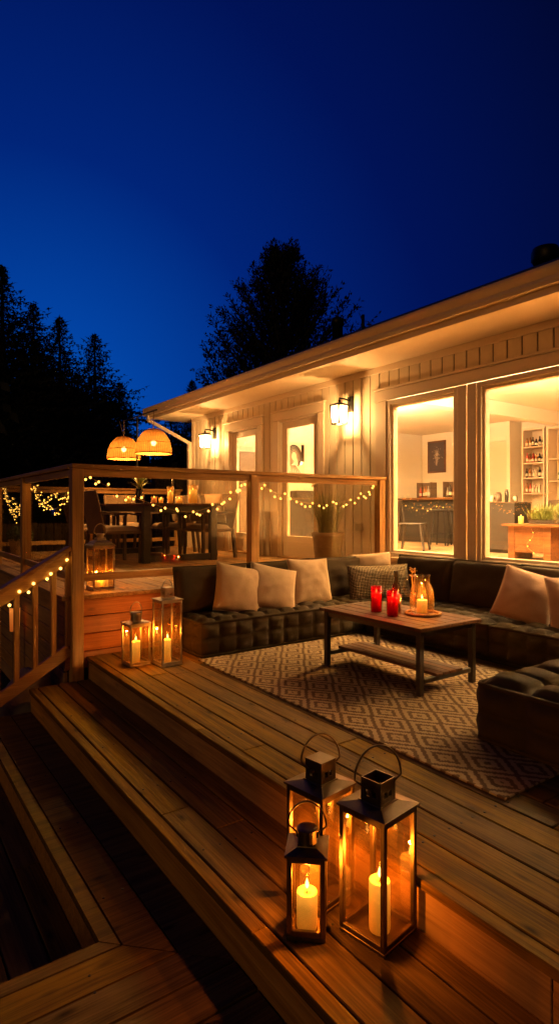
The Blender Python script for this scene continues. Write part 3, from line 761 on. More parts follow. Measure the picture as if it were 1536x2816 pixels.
# ------------------------------------------------------------------ fairy lights
def fairy(name_label, path, n, spread, drop=(.0, .05), br=.0112, seed=1, extra=0):
    """path: list of points (world); bulbs dangle along it"""
    r = random.Random(seed)
    t = thing('string_lights', name_label, 'string lights', path[0], 0)
    o = Vector(path[0]); pts = [Vector(p)-o for p in path]
    # resample a smooth curve
    def cat(u):
        k = min(int(u*(len(pts)-1)), len(pts)-2); f = u*(len(pts)-1)-k
        p0, p1, p2, p3 = pts[max(k-1,0)], pts[k], pts[k+1], pts[min(k+2,len(pts)-1)]
        return .5*((2*p1)+(-p0+p2)*f+(2*p0-5*p1+4*p2-p3)*f*f+(-p0+3*p1-3*p2+p3)*f*f*f)
    strands = 1+extra
    mb = MB(); bulbs = []
    for s in range(strands):
        ph = r.uniform(0, 6); am = spread*(0.0 if s == 0 else 1)
        off = Vector((r.uniform(-.015,.015), r.uniform(-.015,.015), 0)) if s else Vector((0,0,0))
        curve = []
        for i in range(41):
            u = i/40; p = cat(u)+off; p.z += am*sin(u*pi)*(.5*sin(u*9+ph)+.6*sin(u*3+ph*1.7)-.15); curve.append(p)
        mb.tube(curve, .0021, 4)
        m = n//strands
        for i in range(m):
            u = (i+r.uniform(.15,.85))/m; q = u*40; k = int(min(q, 39)); p = curve[k].lerp(curve[k+1], q-k)
            b = p+Vector((r.uniform(-.012,.012), r.uniform(-.012,.012), -r.uniform(*drop) if r.random() < .75 else r.uniform(0,.03)))
            mb.tube([p, p.lerp(b,.5)+Vector((.004,0,0)), b], .0010, 3, cap=False); bulbs.append(b)
    mb.build('wire', M['wire'], t)
    proto = None
    for b in bulbs:
        if proto is None:
            mb2 = MB(); mb2.ball((0,0,0), br, 1); proto = mb2.build('bulb', M['fairy'], t, True, loc=b)
        else:
            c = proto.copy(); COL.objects.link(c); c.parent = t; c.location = b
    return t
yr = YW+.045
fairy('string lights swagged across the left glass panel of the front railing', [(1.44,yr,1.50),(1.62,yr,1.40),(2.0,yr,1.255),(2.35,yr,1.17),(2.62,yr,1.21),(2.85,yr,1.34),(3.01,yr,1.47)], 30, .04, (.0,.05), seed=3)
fairy('string lights swagged across the right glass panel before the potted grass', [(3.12,yr,1.46),(3.35,yr,1.36),(3.7,yr,1.265),(4.0,yr,1.245),(4.35,yr,1.29),(4.6,yr,1.37),(4.74,yr,1.45)], 32, .04, (.0,.05), seed=5, extra=0)
xl = 1.43
fairy('dense string lights looped in the left side railing panel next to the corner post', [(xl,4.90,1.47),(xl,5.1,1.36),(xl,5.4,1.22),(xl,5.75,1.20),(xl,6.05,1.25),(xl,6.3,1.37),(xl,6.50,1.46)], 90, .15, (.0,.06), br=.0066, seed=8, extra=3)
fairy('dense string lights looped in the left side railing panel farther from the corner post', [(xl,6.64,1.47),(xl,6.85,1.36),(xl,7.15,1.22),(xl,7.4,1.19),(xl,7.65,1.23),(xl,7.9,1.36),(xl,8.06,1.45)], 90, .15, (.0,.06), br=.0066, seed=11, extra=3)
ysr = YW-.045
fairy('string lights sagging along the balusters of the stair railing', [(1.325,ysr,.80),(1.22,ysr,.70),(1.08,ysr,.625),(.95,ysr,.545),(.80,ysr,.455),(.62,ysr,.36),(.35,ysr,.22)], 13, .02, (-.03,.035), br=.0125, seed=14)

# ------------------------------------------------------------------ tufted mattresses and cushions
def tufted(name, label, cat, loc, L, Wd, H, cell, group=None, side_rows=2, puff=.042, front=('y-',), z0=.0):
    """L along x, Wd along y, base at z0, origin at the corner-centre"""
    t = thing(name, label, cat, loc, 0, group)
    nx = max(2, round(L/cell)); ny = max(2, round(Wd/cell)); hx, hy = L/2, Wd/2
    sd = R.uniform(0, 50)
    def wr(x, y, z, a=.006): return a*mnoise.noise(Vector((x*9+sd, y*9, z*9)))
    def top(u, v):
        x, y = -hx+L*u, -hy+Wd*v
        c = (abs(sin(pi*u*nx))*abs(sin(pi*v*ny)))**.33
        edge = min(u*L, (1-u)*L, v*Wd, (1-v)*Wd)
        k = min(1, edge/.05)
        return (x, y, H-.022+(puff+.012*mnoise.noise(Vector((int(u*nx)*1.7, int(v*ny)*2.3, sd))))*c*k + .010*(1-k) + wr(x, y, 0)*k+.012*mnoise.noise(Vector((x*3+sd, y*3, 1)))*k)
    def side(axis, s):
        n_ = nx if axis == 'x' else ny; D = L if axis == 'x' else Wd
        def f(u, v):
            z = z0+.012+(H-.022-.012+.010-z0)*v
            c = (abs(sin(pi*u*n_))**.5)*(abs(sin(pi*min(1,max(0,v))*side_rows))**.55)
            e = min(1, min(v, 1-v)/.12, min(u*D, (1-u)*D)/.03)
            o = (puff*.9*c+wr(u*D, v, 3, .008))*e
            d = -D/2+D*u
            return (d, s*(hy+o), z) if axis == 'x' else (s*(hx+o), d, z)
        return f
    mb = MB(); res = 9
    mb.grid(top, nx*res, ny*res)
    mb.grid(side('x', -1), nx*res, 16); mb.grid(side('x', 1), nx*res, 16, True)
    mb.grid(side('y', -1), ny*res, 16, True); mb.grid(side('y', 1), ny*res, 16)
    mb.bx(-hx+.002, hx-.002, -hy+.002, hy-.002, z0+.002, z0+.014)
    mb.build('mattress_cover', M['sofa'], t, True)
    mb = MB()
    for z in (z0+.016, H-.012):
        c = .03; pts = []
        for (cx, cy, a0) in ((hx-c, hy-c, 0), (-hx+c, hy-c, pi/2), (-hx+c, -hy+c, pi), (hx-c, -hy+c, 3*pi/2)):
            for k in range(5): 
                a = a0+k*pi/8; pts.append((cx+(c+.004)*cos(a), cy+(c+.004)*sin(a), z+wr(cx+a, cy, z, .004)))
        full = []
        for i, p in enumerate(pts):
            q = pts[(i+1) % len(pts)]; m = max(1, int((Vector(q)-Vector(p)).length/.05))
            for k in range(m):
                w_ = Vector(p).lerp(Vector(q), k/m); w_.z += .004*mnoise.noise(w_*14); full.append(w_)
        mb.tube(full, .012, 7, closed=True)
    mb.build('piping', M['sofa'], t, True)
    mb = MB()
    for i in range(1, nx):
        for j in range(1, ny): mb.ball((-hx+L*i/nx, -hy+Wd*j/ny, H-.020), .011, 1, (1,1,.5))
    b = mb.build('tuft_button', M['sofabut'], t, True); b['kind'] = 'stuff'
    return t
XS0 = 2.19
tufted('sofa_mattress', 'dark olive tufted floor sofa mattress against the wood skirting at the left', 'sofa', ((XS0+3.96)/2, 4.185+.29, .0015), 3.96-XS0, .58, .29, .16)
tufted('sofa_mattress', 'dark olive tufted sofa mattress in the far corner under the windows', 'sofa', (4.405, 3.80, .0015), .84, 1.92, .29, .165)
tufted('sofa_mattress', 'dark olive tufted sofa mattress under the big window at the right', 'sofa', (4.405, 1.87, .0015), .84, 1.90, .29, .165)
tufted('ottoman', 'big dark tufted square floor ottoman at the right edge of the rug', 'ottoman', (3.13, 1.37, .0075), 1.10, 1.04, .30, .24, puff=.065)

def pillow_mb(w, h, t, pinch=.06, exp=.42, seed=0, n=22, wrinkle=.010):
    mb = MB(); sv = seed*3.7
    def side(s):
        def f(a, b):
            u, v = -1+2*a, -1+2*b
            x = w/2*u*(1-pinch*(1-v*v)*abs(u)); y = h/2*v*(1-pinch*(1-u*u)*abs(v))
            e = max(0, (1-u*u)*(1-v*v))
            z = s*t/2*e**exp
            k = e**.3
            z += s*wrinkle*k*(mnoise.noise(Vector((x*7+sv, y*7, s)))+.5*mnoise.noise(Vector((x*16+sv, y*16, s))))
            # creases running in from the corners
            z -= s*wrinkle*.8*k*max(0, sin((abs(u)-abs(v))*9+sv))*abs(u*v)
            return (x, y, z)
        return f
    mb.grid(side(1), n, n); mb.grid(side(-1), n, n, True)
    edge = []
    for k in range(4*n):
        s, i = divmod(k, n); a = i/n
        uv = [(a,0),(1,a),(1-a,1),(0,1-a)][s]; p = Vector(side(1)(*uv)); edge.append(p)
    return mb, edge
def place(o, loc, rx, rz, roll=0.0):
    from mathutils import Euler
    o.location = loc
    m = Matrix.Rotation(rz, 3, 'Z') @ Matrix.Rotation(rx, 3, 'X') @ Matrix.Rotation(roll, 3, 'Z')
    o.rotation_euler = m.to_euler()
def cushion(name, label, cat, mat, w, h, t, loc, rx, rz, roll=0.0, pip=.004, seed=1, pinch=.06, exp=.50, wrinkle=.014, group=None):
    o = thing(name, label, cat, loc, 0, group); place(o, loc, rx, rz, roll)
    mb, edge = pillow_mb(w, h, t, pinch, exp, seed, wrinkle=wrinkle); mb.build('cover', M[mat], o, True, weld=.0005)
    mb = MB(); mb.tube(edge, pip, 6, closed=True); mb.build('piping', M[mat], o, True)
    return o
# back cushions: pillow plane stands up; rx ~ 80 deg leans back
bc = [(2.565, 'back cushion of the left sofa, nearest the open sofa end'), (3.295, 'middle back cushion of the left sofa behind the cream pillows'), (4.02, 'back cushion of the left sofa nearest the corner')]
for i, (x, l) in enumerate(bc):
    cushion('back_cushion', 'dark olive '+l, 'back cushion', 'sofa', .75, .41, .17, (x, 4.685, .478), radians(82), 0, R.uniform(-.015,.015), .009, 20+i, .015, .22, .014)
bc = [(4.05, 'corner back cushion under the narrow window'), (3.33, 'back cushion leaning under the post between the two windows'), (2.62, 'back cushion under the big window behind the pink pillows'), (1.91, 'back cushion farthest right under the big window')]
for i, (y, l) in enumerate(bc):
    cushion('back_cushion', 'dark olive '+l, 'back cushion', 'sofa', .73, .43, .19, (4.64, y, .490), radians(79), radians(-90), R.uniform(-.02,.02), .010, 30+i, .015, .22, .014)
# throw pillows
cushion('throw_pillow', 'cream linen throw pillow nearest the open end of the left sofa', 'pillow', 'cream', .45, .44, .19, (2.72, 4.50, .478), radians(70), radians(-6), radians(-13), .003, 1)
cushion('throw_pillow', 'cream linen throw pillow overlapping in the middle of the left sofa', 'pillow', 'cream', .46, .44, .19, (3.06, 4.45, .468), radians(62), radians(-10), radians(-15), .003, 2)
cushion('throw_pillow', 'cream linen throw pillow standing upright right of the other two on the left sofa', 'pillow', 'cream', .47, .46, .18, (3.53, 4.50, .488), radians(73), radians(-4), radians(-2), .003, 3)
cushion('throw_pillow', 'cream throw pillow tucked behind the knitted pillow in the sofa corner', 'pillow', 'cream', .46, .42, .14, (4.44, 4.60, .515), radians(76), radians(-36), radians(4), .003, 4)
cushion('throw_pillow', 'long chunky knitted brown and cream pillow in the sofa corner', 'pillow', 'knit', .63, .36, .18, (4.28, 4.32, .450), radians(68), radians(-34), radians(2), .004, 5, .04)
cushion('throw_pillow', 'pinkish linen throw pillow leaning under the big window', 'pillow', 'rose', .45, .44, .18, (4.34, 2.72, .488), radians(66), radians(-60), radians(-16), .003, 6)
cushion('throw_pillow', 'pinkish linen throw pillow cut by the right edge of the photo', 'pillow', 'rose', .45, .44, .18, (4.36, 2.30, .484), radians(68), radians(-66), radians(8), .003, 7)

# ------------------------------------------------------------------ rug and coffee table
mb = MB()
rx0, rx1, ry0, ry1 = 2.14, 3.82, 1.44, 4.14
def rugtop(u, v):
    x, y = rx0+(rx1-rx0)*u, ry0+(ry1-ry0)*v
    w = .004*mnoise.noise(Vector((x*3, y*3, 0)))
    e = .004*mnoise.noise(Vector((x*11, y*11, 4)))
    return (x+(e if u in (0,1) else 0), y+(e if v in (0,1) else 0), .0105+.5*w)
mb.grid(rugtop, 34, 54)
pts = [rugtop(i/34, 0) for i in range(34)]+[rugtop(1, j/54) for j in range(54)]+[rugtop(1-i/34, 1) for i in range(34)]+[rugtop(0, 1-j/54) for j in range(54)]
mb.tube([(p[0], p[1], .0068) for p in pts], .0055, 6, closed=True)
tag(mb.build('area_rug', M['rug'], None, True), 'flat woven brown and beige diamond patterned rug on the deck', 'rug')

ct = thing('coffee_table', 'low slatted wood coffee table with dark metal legs on the rug', 'coffee table', (3.125, 2.985, .012))
tx, ty, th = .305, .50, .435
mb = MB(); n = 6; w = (2*tx-.0)/n
for k in range(n): mb.bx(-tx+w*k+.0015, -tx+w*(k+1)-.0015, -ty+.055, ty-.055, th-.024, th, .0025)
for s in (-1,1): mb.bx(-tx, tx, s*ty-s*.052, s*ty, th-.024, th, .003)
mb.build('tabletop', M['table_y'], ct)
for sx in (-1,1):
    for sy in (-1,1):
        mb = MB(); x, y = sx*(tx-.045), sy*(ty-.045); mb.bx(x-.019, x+.019, y-.019, y+.019, 0, th-.0245, .003); mb.build('leg', M['gunmetal'], ct)
mb = MB()
for sy in (-1,1): mb.bx(-tx+.071, tx-.071, sy*(ty-.045)-.016, sy*(ty-.045)+.016, .075, .105, .003); mb.bx(-tx+.07, tx-.07, sy*(ty-.045)-.012, sy*(ty-.045)+.012, th-.06, th-.0245)
for sx in (-1,1): mb.bx(sx*(tx-.045)-.012, sx*(tx-.045)+.012, -ty+.07, ty-.07, th-.06, th-.0245)
mb.build('leg_frame', M['gunmetal'], ct)
mb = MB()
for k in range(4): mb.bx(-.13+.066*k, -.13+.066*k+.062, -ty+.02, ty-.02, .1055, .124, .002)
mb.build('lower_shelf', M['table_y'], ct)
TT = .012+th+.0005

def red_candle(x, y, h, fill, label):
    t = thing('glass_candle', label, 'candle', (x, y, TT))
    r = .041
    mb = MB(); mb.lathe([(r,0),(r,h),(r-.003,h),(r-.003,.006),(0,.006)], 28); mb.build('glass_cup', M['redglass'], t, True)
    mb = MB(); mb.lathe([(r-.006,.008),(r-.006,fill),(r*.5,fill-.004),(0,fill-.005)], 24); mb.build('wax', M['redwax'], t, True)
    flame(t, fill+.002, .034, .0062, 'flame_s')
red_candle(3.035, 3.09, .185, .135, 'taller looking red glass candle farther back on the coffee table')
red_candle(3.005, 2.90, .178, .130, 'red glass candle in front, nearer the table corner')
bt = thing('wine_bottle', 'dark glass bottle with black cap behind the red candles on the coffee table', 'bottle', (3.165, 3.02, TT))
mb = MB(); mb.lathe([(.030,0),(.033,.006),(.033,.16),(.030,.185),(.016,.215),(.0135,.235),(.0135,.262)], 20); mb.build('glass_body', M['bottleblk'], bt, True)
mb = MB(); mb.lathe([(.0165,.250),(.0165,.295),(0,.296)], 16); mb.build('cap', M['black'], bt)
mb = MB(); mb.lathe([(.0337,.06),(.0337,.13)], 20, cap0=False, cap1=False); mb.build('paper_label', M['amber'], bt, True)
tr = thing('woven_tray', 'round woven tray under the glass pitcher on the coffee table', 'tray', (3.225, 2.82, TT))
mb = MB(); mb.lathe([(.0,.002),(.115,.002),(.118,.004)], 30, cap1=False); mb.build('tray_base', M['rope'], tr)
mb = MB(); rr = random.Random(5)
for k in range(3):
    pts = [((.118+.007*sin(a*15+k*2.1))*cos(a), (.118+.007*sin(a*15+k*2.1))*sin(a), .009+.006*cos(a*15+k*2.1)) for a in [2*pi*i/120 for i in range(120)]]
    mb.tube(pts, .0055, 5, closed=True)
mb.build('braided_rim', M['rope'], tr, True)
PT = TT+.0062
pc = thing('glass_pitcher', 'clear glass pitcher with handle holding a lit candle on the woven tray', 'pitcher', (3.215, 2.82, PT))
mb = MB(); mb.lathe([(.0,.002),(.074,.002),(.081,.012),(.086,.08),(.085,.13),(.077,.175),(.061,.208),(.054,.225),(.055,.268),(.059,.275),(.056,.275),(.052,.267),(.051,.225),(.058,.204),(.074,.173),(.082,.13),(.083,.08),(.078,.014),(0,.008)], 32, cap0=False, cap1=False); mb.build('glass_body', M['cglass'], pc, True)
mb = MB(); hd = Vector((-.78, .55, 0)).normalized()
pts = [hd*.054+Vector((0,0,.258)), hd*.095+Vector((0,0,.258)), hd*.128+Vector((0,0,.225)), hd*.128+Vector((0,0,.18)), hd*.11+Vector((0,0,.14)), hd*.084+Vector((0,0,.118))]
mb.tube(pts, [.006,.007,.007,.007,.006,.006], 8); mb.build('handle', M['cglass'], pc, True)
candle((3.215, 2.82, PT+.009), .036, .09, 'yellow glowing pillar candle inside the glass pitcher on the coffee table', fl='flame', fh=.030)
gt = thing('drinking_glass', 'tall drinking glass left of the pitcher on the coffee table', 'glass', (3.095, 2.945, TT))
mb = MB(); mb.lathe([(.0,.004),(.026,.004),(.030,.0),(.034,.14),(.032,.14),(.028,.01),(0,.01)], 22, cap0=False, cap1=False); mb.build('tumbler', M['cglass'], gt, True)
ds = thing('dried_flower_sprig', 'small dried flower sprig standing behind the glass pitcher', 'dried flowers', (3.27, 2.95, TT))
mb = MB(); mb.lathe([(.018,0),(.022,.05),(.012,.10),(.012,.13)], 14); mb.build('bud_vase', M['cglass'], ds, True)
mb = MB(); mb2 = MB()
for k in range(7):
    a, l = rr.uniform(-1,1), rr.uniform(.24,.31); p = Vector((.04*sin(a*3), .04*a, l)); mb.tube([(0,0,.02),(p.x*.3,p.y*.3,l*.5),p], .0012, 4)
    for j in range(4): mb2.ball(p+Vector((rr.uniform(-.012,.012), rr.uniform(-.012,.012), rr.uniform(-.01,.012))), rr.uniform(.004,.008), 1)
mb.build('stem', M['rope'], ds); b = mb2.build('flower_head', M['rope'], ds); b['kind'] = 'stuff'

# ------------------------------------------------------------------ dining set on the upper deck
UZ = UP+.0015
dt_ = thing('dining_table', 'long dark outdoor dining table with block legs and slatted wood top', 'dining table', (3.40, 7.85, UZ))
mb = MB(); n = 8; w = 1.13/n
for k in range(n): mb.bx(-.565+w*k+.002, -.565+w*(k+1)-.002, -.86, .86, .735, .765, .003)
mb.build('tabletop', M['table_y'], dt_)
for sy in (-1,1):
    for sx in (-1,1):
        mb = MB(); mb.bx(sx*.48-.048, sx*.48+.048, sy*.76-.04, sy*.76+.04, 0, .734, .004); mb.build('leg', M['gunmetal'], dt_)
mb = MB()
for sy in (-1,1): mb.bx(-.431, .431, sy*.76-.032, sy*.76+.032, .015, .095, .003); mb.bx(-.431, .431, sy*.76-.032, sy*.76+.032, .65, .733)
for sx in (-1,1): mb.bx(sx*.48-.03, sx*.48+.03, -.719, .719, .655, .733)
mb.build('leg_frame', M['gunmetal'], dt_)

def chair():
    t = thing('dining_chair', 'x', 'chair', (0,0,UZ), 0, 'dining chairs around the outdoor table')
    mb = MB(); mb.bx(-.26, .27, -.26, .26, .375, .415, .006); mb.build('seat', M['wicker'], t)
    def pad(u, v):
        x, y = -.235+.49*u, -.235+.47*v; e = max(0, (1-(2*u-1)**4)*(1-(2*v-1)**4)); return (x, y, .416+.062*e**.35)
    mb = MB(); mb.grid(pad, 14, 14); mb.build('seat_cushion', M['seatpad'], t, True)
    def bk(s):
        def f(u, v):
            z = .40+.50*v; y = -.245+.49*u
            return (-.235-.115*v-.02*sin(pi*u)+s*.014, y, z)
        return f
    mb = MB(); mb.grid(bk(1), 10, 10); mb.grid(bk(-1), 10, 10, True)
    for s in (0, 1):
        pts = [bk(0)(s, v/8) for v in range(9)]; mb.tube(pts, .019, 8)
    mb.tube([bk(0)(u/8, 1) for u in range(9)], .019, 8)
    mb.build('backrest', M['wicker'], t, True)
    for sy in (-1,1):
        mb = MB(); mb.bar((.245, sy*.235, .0), (.25, sy*.24, .60), .042, .042, (1,0,0), .005); mb.build('leg', M['dark_z'], t)
        mb = MB(); mb.bar((-.30, sy*.235, .0), (-.245, sy*.24, .41), .042, .042, (1,0,0), .005); mb.build('leg', M['dark_z'], t)
        mb = MB(); pts = [(-.285, sy*.25, .655), (-.12, sy*.268, .645), (.08, sy*.272, .632), (.25, sy*.262, .618), (.285, sy*.255, .60)]
        for a, b in zip(pts, pts[1:]): mb.bar(a, b, .05, .024, (0,0,1), .004)
        mb.build('armrest', M['dark_x'], t)
    return t
ch0 = chair()
spots = [(2.63, 7.42, 4, 'wicker dining chair on the left side of the table, nearest the camera'), (2.60, 8.28, -3, 'wicker dining chair on the left side of the table, farther back behind another'),
         (3.99, 7.42, 186, 'dining chair on the house side of the table, nearest the camera by the door'), (4.02, 8.10, 178, 'middle dining chair on the house side of the table'), (4.02, 8.72, 183, 'farthest dining chair on the house side of the table'),
         (3.40, 9.02, -90, 'dining chair at the far head of the table')]
chairs = []
for i, (x, y, a, l) in enumerate(spots):
    c = ch0 if i == 0 else dup(ch0); c.location = (x, y, UZ); c.rotation_euler.z = radians(a); c['label'] = l; chairs.append(c)
for (x, y, a, l) in ((4.10, 7.42, 186, 'pale back pillow leaning in the nearest house side dining chair'), (4.13, 8.10, 178, 'pale back pillow leaning in the middle house side dining chair'), (4.13, 8.72, 183, 'pale back pillow in the farthest house side dining chair')):
    cushion('chair_pillow', l, 'pillow', 'cream', .44, .42, .11, (x, y, UZ+.70), radians(80), radians(a+90+180), 0, .003, int(y*10))
# things on the dining table
DT = UZ+.7655
vs = thing('flower_vase', 'dark glass vase of bright green foliage on the dining table', 'vase', (2.98, 7.45, DT))
mb = MB(); mb.lathe([(.05,0),(.062,.01),(.060,.12),(.045,.17),(.05,.19),(.046,.19),(.04,.17),(.055,.12),(0,.1)], 20, cap1=False); mb.build('vase_body', M['bottleblk'], vs, True)
mb = MB(); r = random.Random(4)
for k in range(70):
    a = r.uniform(0, 2*pi); l = r.uniform(.16,.34); sp_ = r.uniform(.05,.17)
    pts = [Vector((.02*cos(a), .02*sin(a), .15))]
    for j in range(1, 6):
        f = j/5; pts.append(Vector((cos(a)*sp_*f**1.5, sin(a)*sp_*f**1.5, .15+l*(f-.35*f**3))))
    for p, q in zip(pts, pts[1:]):
        s_ = Vector((-sin(a), cos(a), 0))*.010*(1-.5*(p-pts[0]).length/l)
        mb.poly([p-s_, p+s_, q+s_*.8, q-s_*.8])
mb.build('foliage', M['leafy'], vs)
def votive(x, y, r, h, wh, label, glassm='cglass', waxm='wax', flm='flame_s'):
    t = thing('votive_candle', label, 'candle', (x, y, DT))
    mb = MB(); mb.lathe([(r*.9,0),(r,h),(r-.003,h),(r*.9-.004,.006),(0,.006)], 20); mb.build('glass_holder', M[glassm], t, True)
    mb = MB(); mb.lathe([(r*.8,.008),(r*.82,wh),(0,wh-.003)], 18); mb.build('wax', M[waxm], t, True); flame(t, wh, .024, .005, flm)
votive(2.86, 7.55, .042, .10, .075, 'white votive candle in clear glass left of the green foliage vase')
votive(3.12, 7.30, .042, .095, .075, 'short orange votive candle right of the green foliage vase', 'cglass', 'orangewax')
votive(3.27, 7.42, .036, .085, .065, 'small white votive candle between the orange votive and the tall cylinder')
votive(3.36, 7.32, .045, .23, .16, 'tall clear cylinder holding a slim candle near the middle of the dining table')
votive(3.53, 7.40, .048, .09, .07, 'low wide white candle just left of the big hurricane glass')
votive(3.66, 7.25, .072, .255, .19, 'big hurricane glass with thick white candle on the dining table', flm='flame')
bb = thing('glass_bottle', 'slim dark bottle standing behind the candles on the dining table', 'bottle', (3.50, 7.55, DT))
mb = MB(); mb.lathe([(.033,0),(.035,.19),(.016,.25),(.013,.34),(0,.342)], 16); mb.build('bottle_body', M['bottleblk'], bb, True)
def tumbler(x, y, r, h, label, g):
    t = thing('drinking_glass', label, 'glass', (x, y, DT), 0, g)
    mb = MB(); mb.lathe([(r*.8,.003),(r,h),(r-.003,h),(r*.8-.003,.012),(0,.012)], 18); mb.build('tumbler', M['cglass'], t, True)
for x, y in ((3.80, 7.40), (3.86, 7.62), (3.74, 7.75)): tumbler(x, y, .036, .12, 'clear drinking glass right of the hurricane candle on the dining table', 'drinking glasses on the dining table')
# over-table rod with two woven pendants
pl = thing('lamp_stand', 'thin metal over table rod clamped to the dining table holding two woven lamps', 'lamp stand', (3.24, 8.20, DT))
mb = MB(); mb.bx(-.09, .09, -.09, .09, 0, .012, .003); mb.build('base', M['black'], pl)
mb = MB(); mb.tube([(0,0,.01),(0,0,1.28)], .013, 10); mb.build('pole', M['black'], pl)
mb = MB(); mb.tube([(0,-.70,1.275),(0,.62,1.275)], .012, 8); mb.build('crossbar', M['black'], pl)
def pendant(x, y, r, h, zb, ztop, label):
    t = thing('pendant_lamp', label, 'pendant lamp', (x, y, zb), 0)
    def P(a, f):
        ang = f*pi/2*.97; rr_ = r*cos(ang)**.86; return Vector((rr_*cos(a), rr_*sin(a), h*sin(ang)**1.05))
    mb = MB(); mb.grid(lambda u, v: P(2*pi*u, v*.985), 48, 18)
    mb.tube([P(2*pi*i/40, 0) for i in range(40)], .008, 6, closed=True); mb.tube([P(2*pi*i/40, .30)*1.008 for i in range(40)], .006, 5, closed=True)
    mb.build('lamp_shade', M['rattan'], t, True)
    mb = MB(); mb.ball((0,0,h*.42), .036, 2, (1,1,1.2)); mb.build('bulb', M['bulb'], t, True); glow(t, (0,0,h*.42-.055), 85, WARM, .02)
    mb = MB(); mb.tube([(0,0,h*.5),(0,0,h*.98),(.004,0,ztop-zb)], .0055, 6); mb.tube([(0,0,h*.97),(-.02,.13,ztop-zb)], .004, 5); mb.lathe([(.016,h*.52),(.016,h*.62)], 8); mb.build('cord', M['rope'], t)
pendant(3.24, 7.60, .25, .345, 1.955, DT+1.275, 'woven rattan dome pendant lamp, the nearer and larger looking of the two')
pendant(3.22, 8.68, .25, .345, 1.955, DT+1.275, 'woven rattan dome pendant lamp, the farther one on the left')

# ------------------------------------------------------------------ potted plants
def pot_mb(r0, r1, h):
    mb = MB(); mb.lathe([(r0,0),(r0*1.06,.02),(r1*.97,h*.86),(r1*1.03,h*.9),(r1*1.03,h),(r1*.92,h),(r1*.88,h*.9),(0,h*.9)], 32); return mb
pg = thing('potted_grass', 'tall spiky grass in a round clay pot by the door behind the glass railing', 'potted plant', (4.42, 5.30, UZ))
pot_mb(.135, .185, .42).build('pot', M['terracotta'], pg, True)
mb = MB(); mb.lathe([(.158,.386),(0,.392)], 20, cap0=False); mb.build('soil', M['soil'], pg)
mb = MB(); r = random.Random(9)
for k in range(420):
    a = r.uniform(0, 2*pi); b = sqrt(r.random())*.11; l = r.uniform(.30,.66); sp_ = r.uniform(.03,.36)*l*1.5; ww = r.uniform(.003,.0055)
    p0 = Vector((b*cos(a), b*sin(a), .385)); a2 = a+r.uniform(-.5,.5); d = Vector((cos(a2), sin(a2), 0)); s_ = Vector((-sin(a2), cos(a2), 0))
    pts = [p0+d*sp_*(f**1.6)+Vector((0,0,l*(f-.12*f**3))) for f in (0,.2,.4,.6,.8,1)]
    for i in range(5):
        w0, w1 = ww*(1-i/5.2), ww*(1-(i+1)/5.2); mb.poly([pts[i]-s_*w0, pts[i]+s_*w0, pts[i+1]+s_*w1, pts[i+1]-s_*w1])
mb.build('grass_blades', M['grass'], pg)
ps = thing('potted_shrub', 'low rounded shrub in a pale clay pot at the far left of the upper deck', 'potted plant', (1.92, 9.55, UZ))
pot_mb(.11, .165, .24).build('pot', M['pot2'], ps, True)
mb = MB()
for k in range(900):
    u, v = r.uniform(0, 2*pi), r.random()**.5; z = r.uniform(0, 1); rad = .19*sqrt(max(0, 1-(z*1.15-.3)**2))*(.55+.45*v)
    c = Vector((rad*cos(u), rad*sin(u), .22+.20*z)); n_ = Vector((r.uniform(-1,1), r.uniform(-1,1), r.uniform(-1,1))).normalized(); s1 = n_.orthogonal().normalized()*.013; s2 = n_.cross(s1).normalized()*.024
    mb.poly([c-s1, c+s2, c+s1, c-s2])
mb.build('shrub_foliage', M['shrub'], ps)
# garden bits under the stair rail
gl = thing('made_up_garden_light', 'small made-up garden light for the glow low behind the stair balusters', 'garden light', (1.20, 6.20, GZ))  # lamp made up for a glow that looks like light on a trunk
mb = MB(); mb.tube([(0,0,0),(0,0,.72)], .018, 8); mb.lathe([(.06,.95),(.02,.99),(0,.995)], 12); mb.build('stake', M['black'], gl)
mb = MB(); mb.lathe([(.045,.72),(.05,.95)], 14); mb.build('shade', M['frost2'] if 'frost2' in M else M['orangewax'], gl, True)
rk = MB(); rk.ball((0,0,0), .26, 3, (.8,1,1.25))
for v in rk.bm.verts: v.co += v.co.normalized()*.05*mnoise.noise(v.co*6)
tag(rk.build('garden_rock', M['rock'], None, True, loc=(1.09, 5.10, GZ+.30)), 'pale rock just beyond the end of the wide step under the stair rail', 'rock')
# ------------------------------------------------------------------ interior
IZ = .5025
def ceiling_lamp(x, y, label):
    t = thing('ceiling_lamp', label, 'ceiling lamp', (x, y, 2.937))
    mb = MB(); mb.lathe([(.06,-.02),(.07,-.0)], 24); mb.tube([(0,0,-.02),(0,0,-.65)], .008, 8); mb.build('lamp_rod', M['pewter'], t)
    mb = MB(); mb.lathe([(0,-.66),(.09,-.655),(.14,-.635),(.165,-.60)], 32, cap1=False); mb.build('diffuser', M['inlight'], t, True); panel(t, (0,0,-.665), 150, (1.0,.46,.09), .28)
    u = panel(t, (0,0,-.58), 540, ROOM, .3); u.rotation_euler = (pi, 0, 0)
ceiling_lamp(6.2, 1.6, 'round ceiling lamp inside the house above the big window')
ceiling_lamp(5.9, 4.45, 'round ceiling lamp inside the house behind the post between the windows')
ceiling_lamp(6.45, 7.1, 'round ceiling lamp inside the house between the two glass doors')
